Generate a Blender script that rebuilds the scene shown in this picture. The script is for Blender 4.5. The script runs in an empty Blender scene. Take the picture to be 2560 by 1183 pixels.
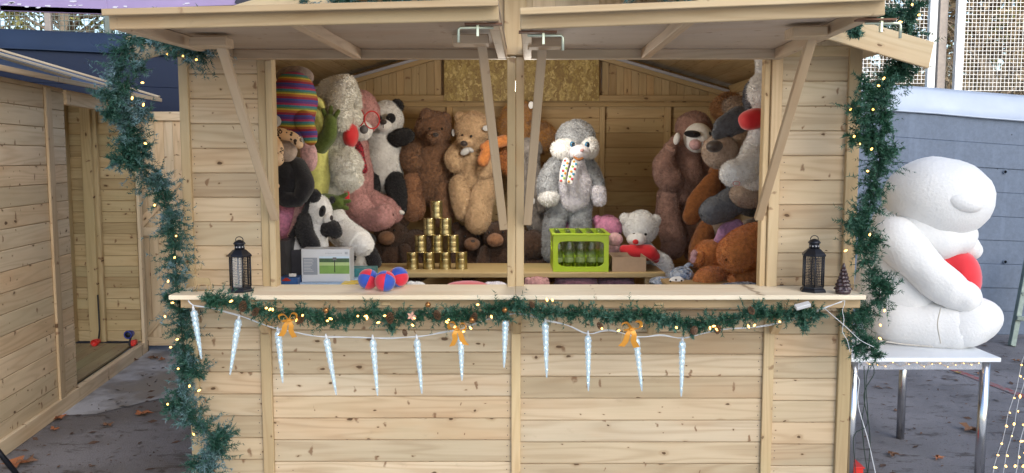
import bpy, math, random
import numpy as np
from mathutils import Vector, Matrix

random.seed(7); RNG = np.random.default_rng(7)
sc = bpy.context.scene; COL = sc.collection
R = math.radians

# ------------------------------------------------------------------ camera, world, sun
F = 2100.0; PITCH = R(5.33); H = 1.70; CY = -4.1
cam = bpy.data.cameras.new('camera'); camo = bpy.data.objects.new('camera', cam); COL.objects.link(camo)
cam.sensor_width = 36; cam.lens = 36*F/2560; cam.clip_end = 500; cam.clip_start = .05
camo.location = (0, CY, H); camo.rotation_euler = (math.pi/2-PITCH, 0, 0); sc.camera = camo

SUN_EL, SUN_AZ = 34, 150      # a hazy sun high behind the camera
w = bpy.data.worlds.new('World'); sc.world = w; w.use_nodes = True
wn = w.node_tree; bg = wn.nodes['Background']
sky = wn.nodes.new('ShaderNodeTexSky'); sky.sky_type = 'NISHITA'; sky.sun_disc = False
sky.sun_elevation = R(SUN_EL); sky.sun_rotation = R(SUN_AZ); sky.air_density = 1.0; sky.dust_density = 1.2; sky.ozone_density = 1.0
wn.links.new(sky.outputs[0], bg.inputs[0]); bg.inputs[1].default_value = .15
sl = bpy.data.lights.new('sun', 'SUN'); so = bpy.data.objects.new('sun', sl); COL.objects.link(so)
sl.energy = .72; sl.angle = R(60); sl.color = (1, .98, .95)
az = R(SUN_AZ); el = R(SUN_EL)
sd = Vector((math.sin(az)*math.cos(el), math.cos(az)*math.cos(el), math.sin(el)))
so.rotation_euler = sd.to_track_quat('Z', 'Y').to_euler()
sc.view_settings.view_transform = 'Standard'; sc.view_settings.look = 'None'
sc.view_settings.exposure = .88; sc.view_settings.gamma = 1

def P(x, y, d):
    """point seen at photo position x, y, at distance d in front of the camera (measured along world Y)"""
    xc = (x-1280)/F; yc = (591.5-y)/F
    Yw = math.cos(PITCH)+yc*math.sin(PITCH); Zw = -math.sin(PITCH)+yc*math.cos(PITCH)
    return Vector((xc/Yw*d, CY+d, H+Zw/Yw*d))
def XF(x, y=450, d=4.1): return P(x, y, d).x

# ------------------------------------------------------------------ naming helpers
def tag(o, label=None, cat=None, group=None, kind=None):
    if label: o['label'] = label
    if cat: o['category'] = cat
    if group: o['group'] = group
    if kind: o['kind'] = kind
    return o
def thing(name, label, cat, loc=(0, 0, 0), group=None, rz=0):
    o = bpy.data.objects.new(name, None); COL.objects.link(o); o.location = loc; o.rotation_euler = (0, 0, rz)
    o.empty_display_size = .05
    return tag(o, label, cat, group)
def copy_tree(o, parent=None):
    c = o.copy(); COL.objects.link(c)
    if parent: c.parent = parent
    for ch in list(o.children): copy_tree(ch, c)
    return c

# ------------------------------------------------------------------ materials
def newmat(name):
    m = bpy.data.materials.new(name); m.use_nodes = True
    return m, m.node_tree, m.node_tree.nodes['Principled BSDF']
def nd(nt, typ, ins=None, **props):
    n = nt.nodes.new('ShaderNode'+typ)
    for k, v in props.items(): setattr(n, k, v)
    for k, v in (ins or {}).items():
        s = n.inputs[k]
        if hasattr(v, 'links') or isinstance(v, bpy.types.NodeSocket): nt.links.new(v, s)
        else: s.default_value = v
    return n
def math_(nt, op, a, b=0.0, c=None, clamp=False):
    ins = {0: a, 1: b}
    if c is not None: ins[2] = c
    return nd(nt, 'Math', ins, operation=op, use_clamp=clamp).outputs[0]
def mix(nt, f, a, b, blend='MIX'):
    n = nt.nodes.new('ShaderNodeMix'); n.data_type = 'RGBA'; n.blend_type = blend
    for i, v in ((0, f), (6, a), (7, b)):
        if isinstance(v, bpy.types.NodeSocket): nt.links.new(v, n.inputs[i])
        else: n.inputs[i].default_value = v if i == 0 else (tuple(v)+(1,))[:4]
    return n.outputs[2]
def ramp(nt, f, stops, interp='LINEAR'):
    n = nt.nodes.new('ShaderNodeValToRGB'); nt.links.new(f, n.inputs[0]); cr = n.color_ramp; cr.interpolation = interp
    while len(cr.elements) < len(stops): cr.elements.new(.5)
    for e, (p, c) in zip(cr.elements, stops):
        e.position = p; e.color = (tuple(c)+(1,))[:4] if not isinstance(c, (int, float)) else (c, c, c, 1)
    return n.outputs[0]
def mapr(nt, v, a, b, c, d): return nd(nt, 'MapRange', {0: v, 1: a, 2: b, 3: c, 4: d}).outputs[0]
def noise(nt, vec, scale, detail=3, rough=.5, dist=0):
    return nd(nt, 'TexNoise', {'Vector': vec, 'Scale': scale, 'Detail': detail, 'Roughness': rough, 'Distortion': dist}).outputs[0]
def vmul(nt, v, s): return nd(nt, 'VectorMath', {0: v, 1: s}, operation='MULTIPLY').outputs[0]
def bump(nt, bs, h, strength=.3, dist=.01):
    b = nd(nt, 'Bump', {'Height': h, 'Strength': strength, 'Distance': dist}); nt.links.new(b.outputs[0], bs.inputs['Normal'])

def wood(name, c1, c2, knot=1.0, ring=1.0, rough=.62, tint=(.47, .42, .22), dens=.55):
    m, nt, bs = newmat(name)
    a = nd(nt, 'Attribute', attribute_name='wco').outputs['Vector']
    rnd = nd(nt, 'Attribute', attribute_name='rnd').outputs['Fac']
    # knots
    kv = vmul(nt, a, (5.2, 9.5, 0))
    kv = nd(nt, 'VectorMath', {0: kv, 1: vmul(nt, nd(nt, 'TexNoise', {'Vector': a, 'Scale': 18.0}).outputs['Color'], (.22, .22, 0))}, operation='ADD').outputs[0]
    vo = nd(nt, 'TexVoronoi', {'Vector': kv, 'Scale': 1.0, 'Randomness': .95}, voronoi_dimensions='2D')
    sep = nd(nt, 'SeparateColor', {0: vo.outputs['Color']})
    gate = math_(nt, 'GREATER_THAN', sep.outputs[0], 1-dens)
    size = math_(nt, 'MULTIPLY_ADD', math_(nt, 'POWER', sep.outputs[1], 2.5), .06, .02)
    dd = math_(nt, 'DIVIDE', vo.outputs['Distance'], size)
    core = math_(nt, 'MULTIPLY', mapr(nt, dd, .75, 1.15, 1, 0), gate)
    halo = math_(nt, 'MULTIPLY', math_(nt, 'POWER', mapr(nt, dd, .6, 3.2, 1, 0), 2.0), gate)
    # growth rings as contour lines of a stretched noise, bent round the knots
    n1 = noise(nt, vmul(nt, a, (.55, 7, 7)), 1.0, 2.0, .45)
    ph = math_(nt, 'ADD', math_(nt, 'MULTIPLY', n1, 70.0), math_(nt, 'MULTIPLY', halo, 5.0))
    rings = math_(nt, 'POWER', math_(nt, 'MULTIPLY_ADD', math_(nt, 'SINE', ph), .5, .5), 2.2)
    fine = noise(nt, vmul(nt, a, (4, 190, 190)), 1.0, 3, .6)
    broad = noise(nt, vmul(nt, a, (1.1, 5, 5)), 1.0, 3, .55)
    f = math_(nt, 'ADD', math_(nt, 'MULTIPLY', rings, .36*ring), math_(nt, 'MULTIPLY', fine, .42))
    f = math_(nt, 'ADD', f, math_(nt, 'MULTIPLY_ADD', broad, .9, -.42))
    f = math_(nt, 'ADD', f, 0, clamp=True)
    col = mix(nt, f, c1, c2)
    col = mix(nt, mapr(nt, noise(nt, vmul(nt, a, (.8, 2, 2)), 1.3, 2), .45, .75, 0, .6), col, tint, 'MIX')
    col = mix(nt, 1.0, col, ramp(nt, rnd, [(0, (.76, .72, .66)), (.3, (.93, .95, .93)), (.55, (1.02, .96, .88)), (.8, (.98, 1.01, 1.03)), (1, (1.10, 1.08, 1.04))]), 'MULTIPLY')
    col = mix(nt, math_(nt, 'MULTIPLY', halo, .55*knot), col, (.30, .17, .075))
    col = mix(nt, math_(nt, 'MULTIPLY', core, .9*knot), col, (.085, .045, .022))
    sv = nd(nt, 'VectorMath', {0: vmul(nt, a, (15, 7.5, 0)), 1: vmul(nt, nd(nt, 'TexNoise', {'Vector': a, 'Scale': 30.0}).outputs['Color'], (.5, .5, 0))}, operation='ADD').outputs[0]
    v2 = nd(nt, 'TexVoronoi', {'Vector': sv, 'Scale': 1.0, 'Randomness': 1.0}, voronoi_dimensions='2D'); s2 = nd(nt, 'SeparateColor', {0: v2.outputs['Color']})
    d2 = math_(nt, 'DIVIDE', v2.outputs['Distance'], mapr(nt, s2.outputs[1], 0, 1, .05, .17))
    col = mix(nt, math_(nt, 'MULTIPLY', math_(nt, 'MULTIPLY', mapr(nt, d2, .5, 1.2, .85, 0), math_(nt, 'GREATER_THAN', s2.outputs[0], .80)), knot), col, (.21, .115, .06))
    # grime specks and scuffs
    g = noise(nt, vmul(nt, a, (9, 14, 14)), 1.0, 5, .7)
    col = mix(nt, mapr(nt, g, .62, .80, 0, .35), col, (.26, .19, .12))
    pt = noise(nt, vmul(nt, a, (2.2, 6, 6)), 1.0, 3, .6); pt2 = noise(nt, nd(nt, 'VectorMath', {0: vmul(nt, a, (1.6, 5, 5)), 1: (7.3, 2.1, 5.0)}, operation='ADD').outputs[0], 1.0, 3, .6)
    col = mix(nt, mapr(nt, pt, .52, .70, 0, .30), col, mix(nt, 1.0, col, (.84, .87, .84), 'MULTIPLY')); col = mix(nt, mapr(nt, pt2, .52, .70, 0, .5), col, mix(nt, 1.0, col, (.93, .80, .70), 'MULTIPLY'))
    nt.links.new(col, bs.inputs['Base Color']); bs.inputs['Roughness'].default_value = rough
    bs.inputs['Specular IOR Level'].default_value = .25
    bump(nt, bs, math_(nt, 'SUBTRACT', fine, math_(nt, 'MULTIPLY', core, .5)), .35, .002)
    return m

def plain(name, col, rough=.5, metal=0, spec=.5, var=.08, vscale=30, bumpy=0, emis=None, es=0, sheen=0, coat=0, alpha=None, trans=0):
    m, nt, bs = newmat(name)
    tc = nd(nt, 'TexCoord').outputs['Object']
    if var:
        n = noise(nt, tc, vscale, 4, .6)
        c = mix(nt, n, [max(0, v*(1-var*1.6)) for v in col], [min(1, v*(1+var*1.6)) for v in col])
        nt.links.new(c, bs.inputs['Base Color'])
        r = mapr(nt, noise(nt, tc, vscale*.6, 3), .3, .7, max(0, rough-.08), min(1, rough+.1)); nt.links.new(r, bs.inputs['Roughness'])
        if bumpy: bump(nt, bs, n, bumpy, .004)
    else:
        bs.inputs['Base Color'].default_value = (*col, 1); bs.inputs['Roughness'].default_value = rough
    bs.inputs['Metallic'].default_value = metal; bs.inputs['Specular IOR Level'].default_value = spec
    bs.inputs['Sheen Weight'].default_value = sheen; bs.inputs['Coat Weight'].default_value = coat
    bs.inputs['Transmission Weight'].default_value = trans
    if alpha is not None: bs.inputs['Alpha'].default_value = alpha
    if emis: bs.inputs['Emission Color'].default_value = (*emis, 1); bs.inputs['Emission Strength'].default_value = es
    return m
def fur(name, col, col2=None, var=.30, scale=46):
    col = [min(.86, v*1.18) for v in col]
    m, nt, bs = newmat(name)
    tc = nd(nt, 'TexCoord').outputs['Object']
    n = noise(nt, tc, scale, 5, .65); n2 = noise(nt, tc, 7.0, 2, .5)
    if col2 is None: col2 = [v*(1-var*2) for v in col]
    c = mix(nt, mapr(nt, n, .3, .7, 0, 1), col2, col)
    c = mix(nt, mapr(nt, n2, .35, .7, 0, .35), c, [min(1, v*1.12) for v in col])
    nt.links.new(c, bs.inputs['Base Color']); bs.inputs['Roughness'].default_value = .95
    bs.inputs['Specular IOR Level'].default_value = .08
    bs.inputs['Sheen Weight'].default_value = .25; bs.inputs['Sheen Roughness'].default_value = .6
    bump(nt, bs, n, .55, .008)
    return m

PINE = wood('pine_facade', (.64, .515, .36), (.41, .295, .185), tint=(.51, .42, .285), dens=.62)
PINE2 = wood('pine_posts', (.61, .47, .29), (.46, .325, .18), knot=.8, tint=(.52, .42, .23), dens=.3)
PINEP = wood('pine_planed', (.62, .48, .31), (.46, .33, .19), knot=.8, tint=(.50, .40, .24), dens=.28)
PLY = wood('hatch_plywood', (.50, .39, .30), (.37, .28, .205), knot=.5, ring=.6, tint=(.46, .37, .28), dens=.5)
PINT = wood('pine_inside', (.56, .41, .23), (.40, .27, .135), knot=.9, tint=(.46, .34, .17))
PSHELF = wood('pale_shelf', (.80, .72, .58), (.68, .58, .43), knot=.5, ring=.7, tint=(.66, .57, .40), dens=.22)
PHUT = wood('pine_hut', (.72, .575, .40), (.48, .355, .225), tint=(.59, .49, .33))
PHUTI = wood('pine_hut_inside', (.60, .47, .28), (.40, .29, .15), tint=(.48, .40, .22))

# ------------------------------------------------------------------ mesh builder for timber and other hard shapes
class MB:
    def __init__(s): s.v = []; s.f = []; s.w = []; s.r = []; s.mi = []; s.sm = []
    def add(s, vs, fs, ws=None, r=None, mi=0, smooth=False):
        o = len(s.v); s.v += [tuple(x) for x in vs]
        s.w += [tuple(x) for x in (ws if ws is not None else vs)]
        s.r += [random.random() if r is None else r]*len(vs)
        s.f += [tuple(i+o for i in f) for f in fs]; s.mi += [mi]*len(fs); s.sm += [smooth]*len(fs)
    HF = [(0, 3, 2, 1), (4, 5, 6, 7), (0, 1, 5, 4), (1, 2, 6, 5), (2, 3, 7, 6), (3, 0, 4, 7)]
    def hexa(s, c, mi=0, r=None):
        """8 corners: 0-3 the back quad, 4-7 the front quad; grain runs along 0->1"""
        c = [Vector(x) for x in c]
        off = Vector((random.random()*40, random.random()*40, random.random()*9))
        e1 = (c[1]-c[0]); e2 = (c[3]-c[0]); e3 = (c[4]-c[0])
        a1 = e1.normalized(); a3 = e3.normalized() if e3.length > 0 else Vector((0, 0, 1)); a2 = a3.cross(a1).normalized()
        a3 = a1.cross(a2)
        ws = [Vector(((p-c[0]).dot(a1), (p-c[0]).dot(a2), (p-c[0]).dot(a3)))+off for p in c]
        fs = s.HF
        if e1.cross(e2).dot(e3) < 0: fs = [tuple(reversed(f)) for f in fs]
        s.add(c, fs, ws, r, mi)
    def beam(s, p0, p1, w_, t_, up=(0, 0, 1), mi=0, r=None):
        """bar from p0 to p1, w_ wide across up, t_ thick along up"""
        p0 = Vector(p0); p1 = Vector(p1); a = (p1-p0).normalized(); up = Vector(up)
        sd_ = a.cross(up)
        if sd_.length < 1e-4: sd_ = a.cross(Vector((1, 0, 0)))
        sd_.normalize(); u = sd_.cross(a).normalized()
        A = sd_*w_/2; B = u*t_/2
        s.hexa([p0-A-B, p1-A-B, p1+A-B, p0+A-B, p0-A+B, p1-A+B, p1+A+B, p0+A+B], mi, r)
    def box(s, lo, hi, mi=0, axis=0, r=None):
        x0, y0, z0 = lo; x1, y1, z1 = hi
        if axis == 0: s.hexa([(x0, y1, z0), (x1, y1, z0), (x1, y1, z1), (x0, y1, z1), (x0, y0, z0), (x1, y0, z0), (x1, y0, z1), (x0, y0, z1)], mi, r)
        elif axis == 1: s.hexa([(x0, y0, z0), (x0, y1, z0), (x0, y1, z1), (x0, y0, z1), (x1, y0, z0), (x1, y1, z0), (x1, y1, z1), (x1, y0, z1)], mi, r)
        else: s.hexa([(x0, y1, z0), (x0, y1, z1), (x1, y1, z1), (x1, y1, z0), (x0, y0, z0), (x0, y0, z1), (x1, y0, z1), (x1, y0, z0)], mi, r)
    def tube(s, pts, rad, seg=8, mi=0, cap=True, smooth=True):
        pts = [Vector(p) for p in pts]; n = len(pts)
        if not isinstance(rad, (list, tuple)): rad = [rad]*n
        vs = []; fs = []; up = Vector((.13, .21, .97)); prev = None
        for i, p in enumerate(pts):
            t = (pts[min(i+1, n-1)]-pts[max(i-1, 0)]).normalized()
            if prev is None:
                u = t.cross(up)
                if u.length < .01: u = t.cross(Vector((1, 0, 0)))
            else: u = prev-t*prev.dot(t)
            u.normalize(); prev = u; v = t.cross(u)
            for k in range(seg):
                a = 2*math.pi*k/seg; vs.append(p+(u*math.cos(a)+v*math.sin(a))*rad[i])
        for i in range(n-1):
            for k in range(seg):
                k2 = (k+1) % seg; fs.append((i*seg+k, i*seg+k2, (i+1)*seg+k2, (i+1)*seg+k))
        if cap: fs.append(tuple(reversed(range(seg)))); fs.append(tuple(range((n-1)*seg, n*seg)))
        s.add(vs, fs, mi=mi, smooth=smooth)
    def lathe(s, prof, c=(0, 0, 0), seg=16, mi=0, smooth=True, ph=0, M=None):
        vs = []; fs = []; n = len(prof); c = Vector(c)
        for r_, z in prof:
            for k in range(seg):
                a = 2*math.pi*k/seg+ph; v = Vector((r_*math.cos(a), r_*math.sin(a), z))
                vs.append((M @ v if M else v)+c)
        for i in range(n-1):
            for k in range(seg):
                k2 = (k+1) % seg; fs.append((i*seg+k, i*seg+k2, (i+1)*seg+k2, (i+1)*seg+k))
        fs.append(tuple(reversed(range(seg)))); fs.append(tuple(range((n-1)*seg, n*seg)))
        s.add(vs, fs, mi=mi, smooth=smooth)
    def quad(s, a, b, c, d, mi=0): s.add([a, b, c, d], [(0, 1, 2, 3)], mi=mi)
    def build(s, name, mats, parent=None, bevel=0):
        if not isinstance(mats, (list, tuple)): mats = [mats]
        me = bpy.data.meshes.new(name)
        off = Vector(parent.matrix_basis.translation) if parent is not None and parent.parent is None else (Vector(parent['base']) if parent is not None and 'base' in parent else Vector((0, 0, 0)))
        if parent is not None and parent.parent is None:
            pass
        me.from_pydata([tuple(Vector(v)-off) for v in s.v], [], s.f); me.update()
        for m in mats: me.materials.append(m)
        me.polygons.foreach_set('material_index', s.mi); me.polygons.foreach_set('use_smooth', s.sm)
        a = me.attributes.new('wco', 'FLOAT_VECTOR', 'POINT'); a.data.foreach_set('vector', np.array(s.w, dtype=np.float32).ravel())
        a = me.attributes.new('rnd', 'FLOAT', 'POINT'); a.data.foreach_set('value', np.array(s.r, dtype=np.float32))
        o = bpy.data.objects.new(name, me); COL.objects.link(o)
        if parent is not None: o.parent = parent
        if parent is not None and parent.parent is not None:
            pass
        if bevel:
            b = o.modifiers.new('edges', 'BEVEL'); b.width = bevel; b.segments = 1; b.limit_method = 'ANGLE'; b.angle_limit = R(50)
        return o
def build_world(mb, name, mats, parent=None, bevel=0):
    """as MB.build but right for sub-parts too: verts are world points, parent offset = sum of empties' locations"""
    off = Vector((0, 0, 0)); p = parent
    while p is not None: off += Vector(p.location); p = p.parent
    saved = mb.v; mb.v = [tuple(Vector(v)-off) for v in mb.v]
    o = MB.build(mb, name, mats, None, bevel); mb.v = saved
    if parent is not None: o.parent = parent
    return o
BW = build_world

def boards(mb, o, u, L, v, Ht, n, pitch, t, mi=0, nails=None, top=None, gap=.0040, start=0.0):
    """a run of boards lying along u, stacked along v, facing n"""
    o, u, v, n = map(Vector, (o, u, v, n)); z = -start
    if not top:
        e = .0015; a = o+u*e+v*e; b = o+u*(L-e)+v*e; c_ = o+u*(L-e)+v*(Ht-e); d_ = o+u*e+v*(Ht-e); k = n*(t*.45); k0 = n*.001
        mb.hexa([a+k0, b+k0, c_+k0, d_+k0, a+k, b+k, c_+k, d_+k], mi, .0)
    while z < Ht-.004:
        z0 = max(z, 0); z1 = min(z+pitch-gap, Ht)
        if z1-z0 > .004:
            jit = random.uniform(-.0008, .0008)
            a = o+v*z0; b = o+v*z1; nn = n*(t+jit)
            LL0 = LL1 = L
            if top: LL0 = top(z0); LL1 = top(z1)
            if max(LL0, LL1) > .01:
                mb.hexa([a, a+u*LL0, b+u*LL1, b, a+nn, a+u*LL0+nn, b+u*LL1+nn, b+nn], mi)
                if nails is not None:
                    for q in ((.022, .3), (.022, .75), (LL0-.022, .28), (LL0-.022, .72)):
                        if random.random() < .85:
                            nails.append((a+u*(q[0]+random.uniform(-.004, .004))+v*(z1-z0)*(q[1]+random.uniform(-.08, .08))+n*(t+.0016), n))
        z += pitch
def nail_heads(mb, nails, mi=1, r=.0028):
    for p, n in nails:
        q = n.to_track_quat('Z', 'Y').to_matrix(); vs = [p+q @ Vector((r*math.cos(a), r*math.sin(a), 0)) for a in [i*math.pi/3 for i in range(6)]]
        mb.add(vs, [tuple(range(6))], mi=mi)
NAIL = plain('nail_steel', (.09, .075, .06), .6, .3)

# ------------------------------------------------------------------ soft shapes (plush) with fuzz
def wob(Pn, amp, sc_, seed):
    """cheap smooth noise, vectorised"""
    r = np.random.default_rng(seed); out = np.zeros(len(Pn))
    for k in range(5):
        d = r.normal(size=3); d /= np.linalg.norm(d); fr = sc_*(1+.7*k); out += np.sin(Pn @ d*fr+r.uniform(0, 6.28))/(1+.6*k)
    return out*amp/1.8
def grid_faces(n, m):
    i = np.arange(n-1)[:, None]*m; k = np.arange(m)[None, :]; k2 = (k+1) % m
    return np.stack([i+k, i+k2, i+m+k2, i+m+k], -1).reshape(-1, 4)
def ell_mesh(c, ax, rad, nu=22, nv=30, pw=1.0):
    th = np.linspace(.02, math.pi-.02, nu); ph = np.arange(nv)*2*math.pi/nv
    T, Q = np.meshgrid(th, ph, indexing='ij')
    s = np.stack([np.sin(T)*np.cos(Q), np.sin(T)*np.sin(Q), np.cos(T)], -1).reshape(-1, 3)
    if pw != 1.0: s = np.sign(s)*np.abs(s)**pw
    V = c+(s*rad) @ ax
    return V, grid_faces(nu, nv)
def loft_mesh(pts, rad, nv=22, flat=1.0, fax=None):
    pts = np.array(pts, float); rad = np.array(rad, float)
    if len(pts) == 2: pts = np.array([pts[0], pts.mean(0), pts[1]]); rad = np.array([rad[0], rad.mean(), rad[1]])
    n = len(pts); seg = np.r_[0, np.cumsum(np.linalg.norm(np.diff(pts, axis=0), axis=1)+1e-6)]
    # catmull-rom resample
    ext = np.vstack([2*pts[0]-pts[1], pts, 2*pts[-1]-pts[-2]]); er = np.r_[rad[0], rad, rad[-1]]
    out = []; orad = []
    for i in range(n-1):
        k = 6
        for j in range(k):
            t = j/k; a, b, c_, d = ext[i:i+4]
            out.append(.5*((2*b)+(-a+c_)*t+(2*a-5*b+4*c_-d)*t*t+(-a+3*b-3*c_+d)*t**3))
            a, b, c_, d = er[i:i+4]; orad.append(b+(c_-b)*(t*t*(3-2*t)))
    out.append(pts[-1]); orad.append(rad[-1]); pts = np.array(out); rad = np.array(orad)
    # round ends
    t0 = (pts[1]-pts[0]); t0 /= np.linalg.norm(t0)+1e-9; t1 = (pts[-1]-pts[-2]); t1 /= np.linalg.norm(t1)+1e-9
    a = np.linspace(0.08, math.pi/2, 6)[:-1]
    s0 = np.array([pts[0]-t0*rad[0]*math.cos(x) for x in a]); r0 = np.array([rad[0]*math.sin(x) for x in a])
    s1 = np.array([pts[-1]+t1*rad[-1]*math.cos(x) for x in a[::-1]]); r1 = np.array([rad[-1]*math.sin(x) for x in a[::-1]])
    pts = np.vstack([s0, pts, s1]); rad = np.r_[r0, rad, r1]
    V = []; prev = None
    for i in range(len(pts)):
        t = pts[min(i+1, len(pts)-1)]-pts[max(i-1, 0)]; t = t/(np.linalg.norm(t)+1e-9)
        if prev is None:
            u = np.array([0, -1, 0.]) if fax is None else np.array(fax, float)
            if abs(u @ t) > .95: u = np.array([1., 0, 0])
        else: u = prev
        u = u-t*(u @ t); u /= np.linalg.norm(u)+1e-9; prev = u; v = np.cross(t, u)
        ph = np.arange(nv)*2*math.pi/nv
        V.append(pts[i]+rad[i]*(np.cos(ph)[:, None]*u*flat+np.sin(ph)[:, None]*v))
    return np.vstack(V), grid_faces(len(pts), nv)
def soft(name, V, Fq, mat, parent, fuzz=.012, dens=52000, lump=.035, seed=0, mats=None, wid=.0040, shag=.55, fdown=.35, cent=None):
    """links one soft mesh: lumpy surface plus short hairs standing off it"""
    V = np.array(V, float); Fq = np.array(Fq, int)
    size = (V.max(0)-V.min(0)).mean()
    a, b, c, d = (V[Fq[:, i]] for i in range(4))
    fn = np.cross(c-a, d-b); area = np.linalg.norm(fn, axis=1)/2+1e-12; fn = fn/(area[:, None]*2)
    cc = (a+b+c+d)/4
    if ((cc-V.mean(0))*fn*area[:, None]).sum() < 0: fn = -fn; Fq = Fq[:, ::-1]
    vn = np.zeros_like(V)
    for i in range(4): np.add.at(vn, Fq[:, i], fn*area[:, None])
    vn /= np.linalg.norm(vn, axis=1)[:, None]+1e-12
    if lump:
        V = V+vn*(wob(V, lump*size*.5, 14, seed)+wob(V, lump*size*.28, 45, seed+1)+(wob(V, .0022 if fuzz > .008 else (.0008 if fuzz > .0036 else 0), 120, seed+2)))[:, None]
    off = Vector((0, 0, 0)); p = parent
    while p is not None: off += Vector(p.location); p = p.parent
    V = V-np.array(off)
    allV = [V]; faces = Fq.tolist()
    if fuzz:
        N = int(min(area.sum()*dens, 26000)); idx = RNG.choice(len(Fq), N, p=area/area.sum())
        u, v = RNG.random(N)[:, None], RNG.random(N)[:, None]
        q = Fq[idx]; p0 = (V[q[:, 0]]*(1-u)+V[q[:, 1]]*u)*(1-v)+(V[q[:, 3]]*(1-u)+V[q[:, 2]]*u)*v
        nn = vn[q[:, 0]]
        ct = wob(p0, 1, 60, seed+5)[:, None]; ct2 = wob(p0, 1, 55, seed+6)[:, None]; ct3 = wob(p0, 1, 50, seed+7)[:, None]
        dirv = nn+shag*(RNG.normal(size=(N, 3))*.45+np.hstack([ct, ct2, ct3])*.75)+np.array([0, 0, -fdown])
        dirv /= np.linalg.norm(dirv, axis=1)[:, None]
        side = np.cross(dirv, RNG.normal(size=(N, 3))); side /= np.linalg.norm(side, axis=1)[:, None]+1e-9
        ln = (fuzz*(.6+.7*RNG.random(N)))[:, None]
        base = p0-nn*.002
        tri = np.stack([base-side*wid/2, base+side*wid/2, base+dirv*ln], 1).reshape(-1, 3)
        o = len(V); allV.append(tri); faces += (np.arange(N*3).reshape(-1, 3)+o).tolist()
    me = bpy.data.meshes.new(name); me.from_pydata(np.vstack(allV).tolist(), [], faces); me.update()
    me.materials.append(mat)
    me.polygons.foreach_set('use_smooth', [True]*len(faces))
    ob = bpy.data.objects.new(name, me); COL.objects.link(ob); ob.parent = parent
    return ob

class Toy:
    def __init__(s, name, label, cat, x, y, d, fuzz=.012, group=None, lump=.035, dens=52000, shag=.55):
        s.d = d; s.fz = fuzz; s.lump = lump; s.dens = dens; s.shag = shag
        s.root = thing(name, label, cat, P(x, y, d), group); s.seed = int(x*7+y)
    def E(s, part, mat, x, y, rx, ry, dd=0, rd=None, rot=0, fz=None, par=None, pw=1.0, lump=None, label=None):
        d = s.d+dd; k = d/F; c = np.array(P(x, y, d)); a = R(rot); s.seed += 1
        ax = np.array([[math.cos(a), 0, math.sin(a)], [0, 1, 0], [-math.sin(a), 0, math.cos(a)]])
        rd = (rx+ry)/2*k if rd is None else rd
        small = max(rx, ry) < 12
        V, Fq = ell_mesh(c, ax, np.array([rx*k, rd, ry*k]), 12 if small else 22, 16 if small else 30, pw)
        o = soft(part, V, Fq, mat, par or s.root, s.fz if fz is None else fz, s.dens, s.lump if lump is None else lump, s.seed, shag=s.shag)
        if label: o['label'] = label
        return o
    def L(s, part, mat, pts, fz=None, par=None, flat=1.0, lump=None, label=None):
        s.seed += 1; ps = []; rs = []
        for p in pts:
            dd = p[3] if len(p) > 3 else 0; d = s.d+dd; ps.append(np.array(P(p[0], p[1], d))); rs.append(p[2]*d/F)
        V, Fq = loft_mesh(ps, rs, 22 if max(rs) > .012 else 10, flat)
        o = soft(part, V, Fq, mat, par or s.root, s.fz if fz is None else fz, s.dens, s.lump if lump is None else lump, s.seed, shag=s.shag)
        if label: o['label'] = label
        return o

# ================================================================== GROUND
def ground_mat():
    m, nt, bs = newmat('wet_asphalt'); g = nd(nt, 'NewGeometry').outputs['Position']
    n1 = noise(nt, g, 1.1, 4, .6); n2 = noise(nt, g, 9, 5, .7); n3 = noise(nt, g, 120, 3, .7); n4 = noise(nt, vmul(nt, g, (1, 2.4, 1)), 4.5, 6, .75)
    c = mix(nt, n3, (.125, .12, .128), (.34, .33, .345))
    c = mix(nt, mapr(nt, n1, .42, .58, 0, .55), c, (.105, .098, .10))
    c = mix(nt, mapr(nt, n4, .55, .63, 0, .75), c, (.055, .043, .036))
    c = mix(nt, mapr(nt, n2, .60, .74, 0, .55), c, (.21, .185, .165))
    vo = nd(nt, 'TexVoronoi', {'Vector': vmul(nt, g, (1, 1.6, 1)), 'Scale': 34.0}); 
    c = mix(nt, mapr(nt, vo.outputs['Distance'], .10, .17, .75, 0), c, (.10, .055, .03))
    nt.links.new(c, bs.inputs['Base Color'])
    nt.links.new(mapr(nt, n1, .40, .6, .75, .42), bs.inputs['Roughness'])
    h = math_(nt, 'ADD', n3, math_(nt, 'MULTIPLY', n2, 1.2)); bump(nt, bs, h, .8, .012); bs.inputs['Specular IOR Level'].default_value = .35
    return m
def sheet(name, pts, z, mat, kind='structure'):
    me = bpy.data.meshes.new(name); me.from_pydata([(p[0], p[1], z) for p in pts], [], [tuple(range(len(pts)))]); me.materials.append(mat)
    o = bpy.data.objects.new(name, me); COL.objects.link(o); o['kind'] = kind; return o
sheet('ground', [(-120, -60), (120, -60), (120, 160), (-120, 160)], 0, ground_mat())
def paving_mat():
    m, nt, bs = newmat('pale_concrete_paving'); g = nd(nt, 'NewGeometry').outputs['Position']
    n1 = noise(nt, g, 1.6, 4, .6); n3 = noise(nt, g, 90, 4, .7); n2 = noise(nt, g, 7, 5, .7)
    c = mix(nt, n3, (.34, .35, .38), (.50, .51, .54)); c = mix(nt, mapr(nt, n1, .47, .57, 0, .8), c, (.14, .14, .145))
    c = mix(nt, mapr(nt, n2, .55, .75, 0, .5), c, (.13, .11, .09)); nt.links.new(c, bs.inputs['Base Color'])
    nt.links.new(mapr(nt, n1, .45, .58, .7, .35), bs.inputs['Roughness']); bump(nt, bs, n3, .3, .004); return m
a, b, c_, d_ = P(185, 1010, 5.85), P(352, 884, 7.3), P(470, 884, 7.3), P(400, 965, 6.1)
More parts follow.
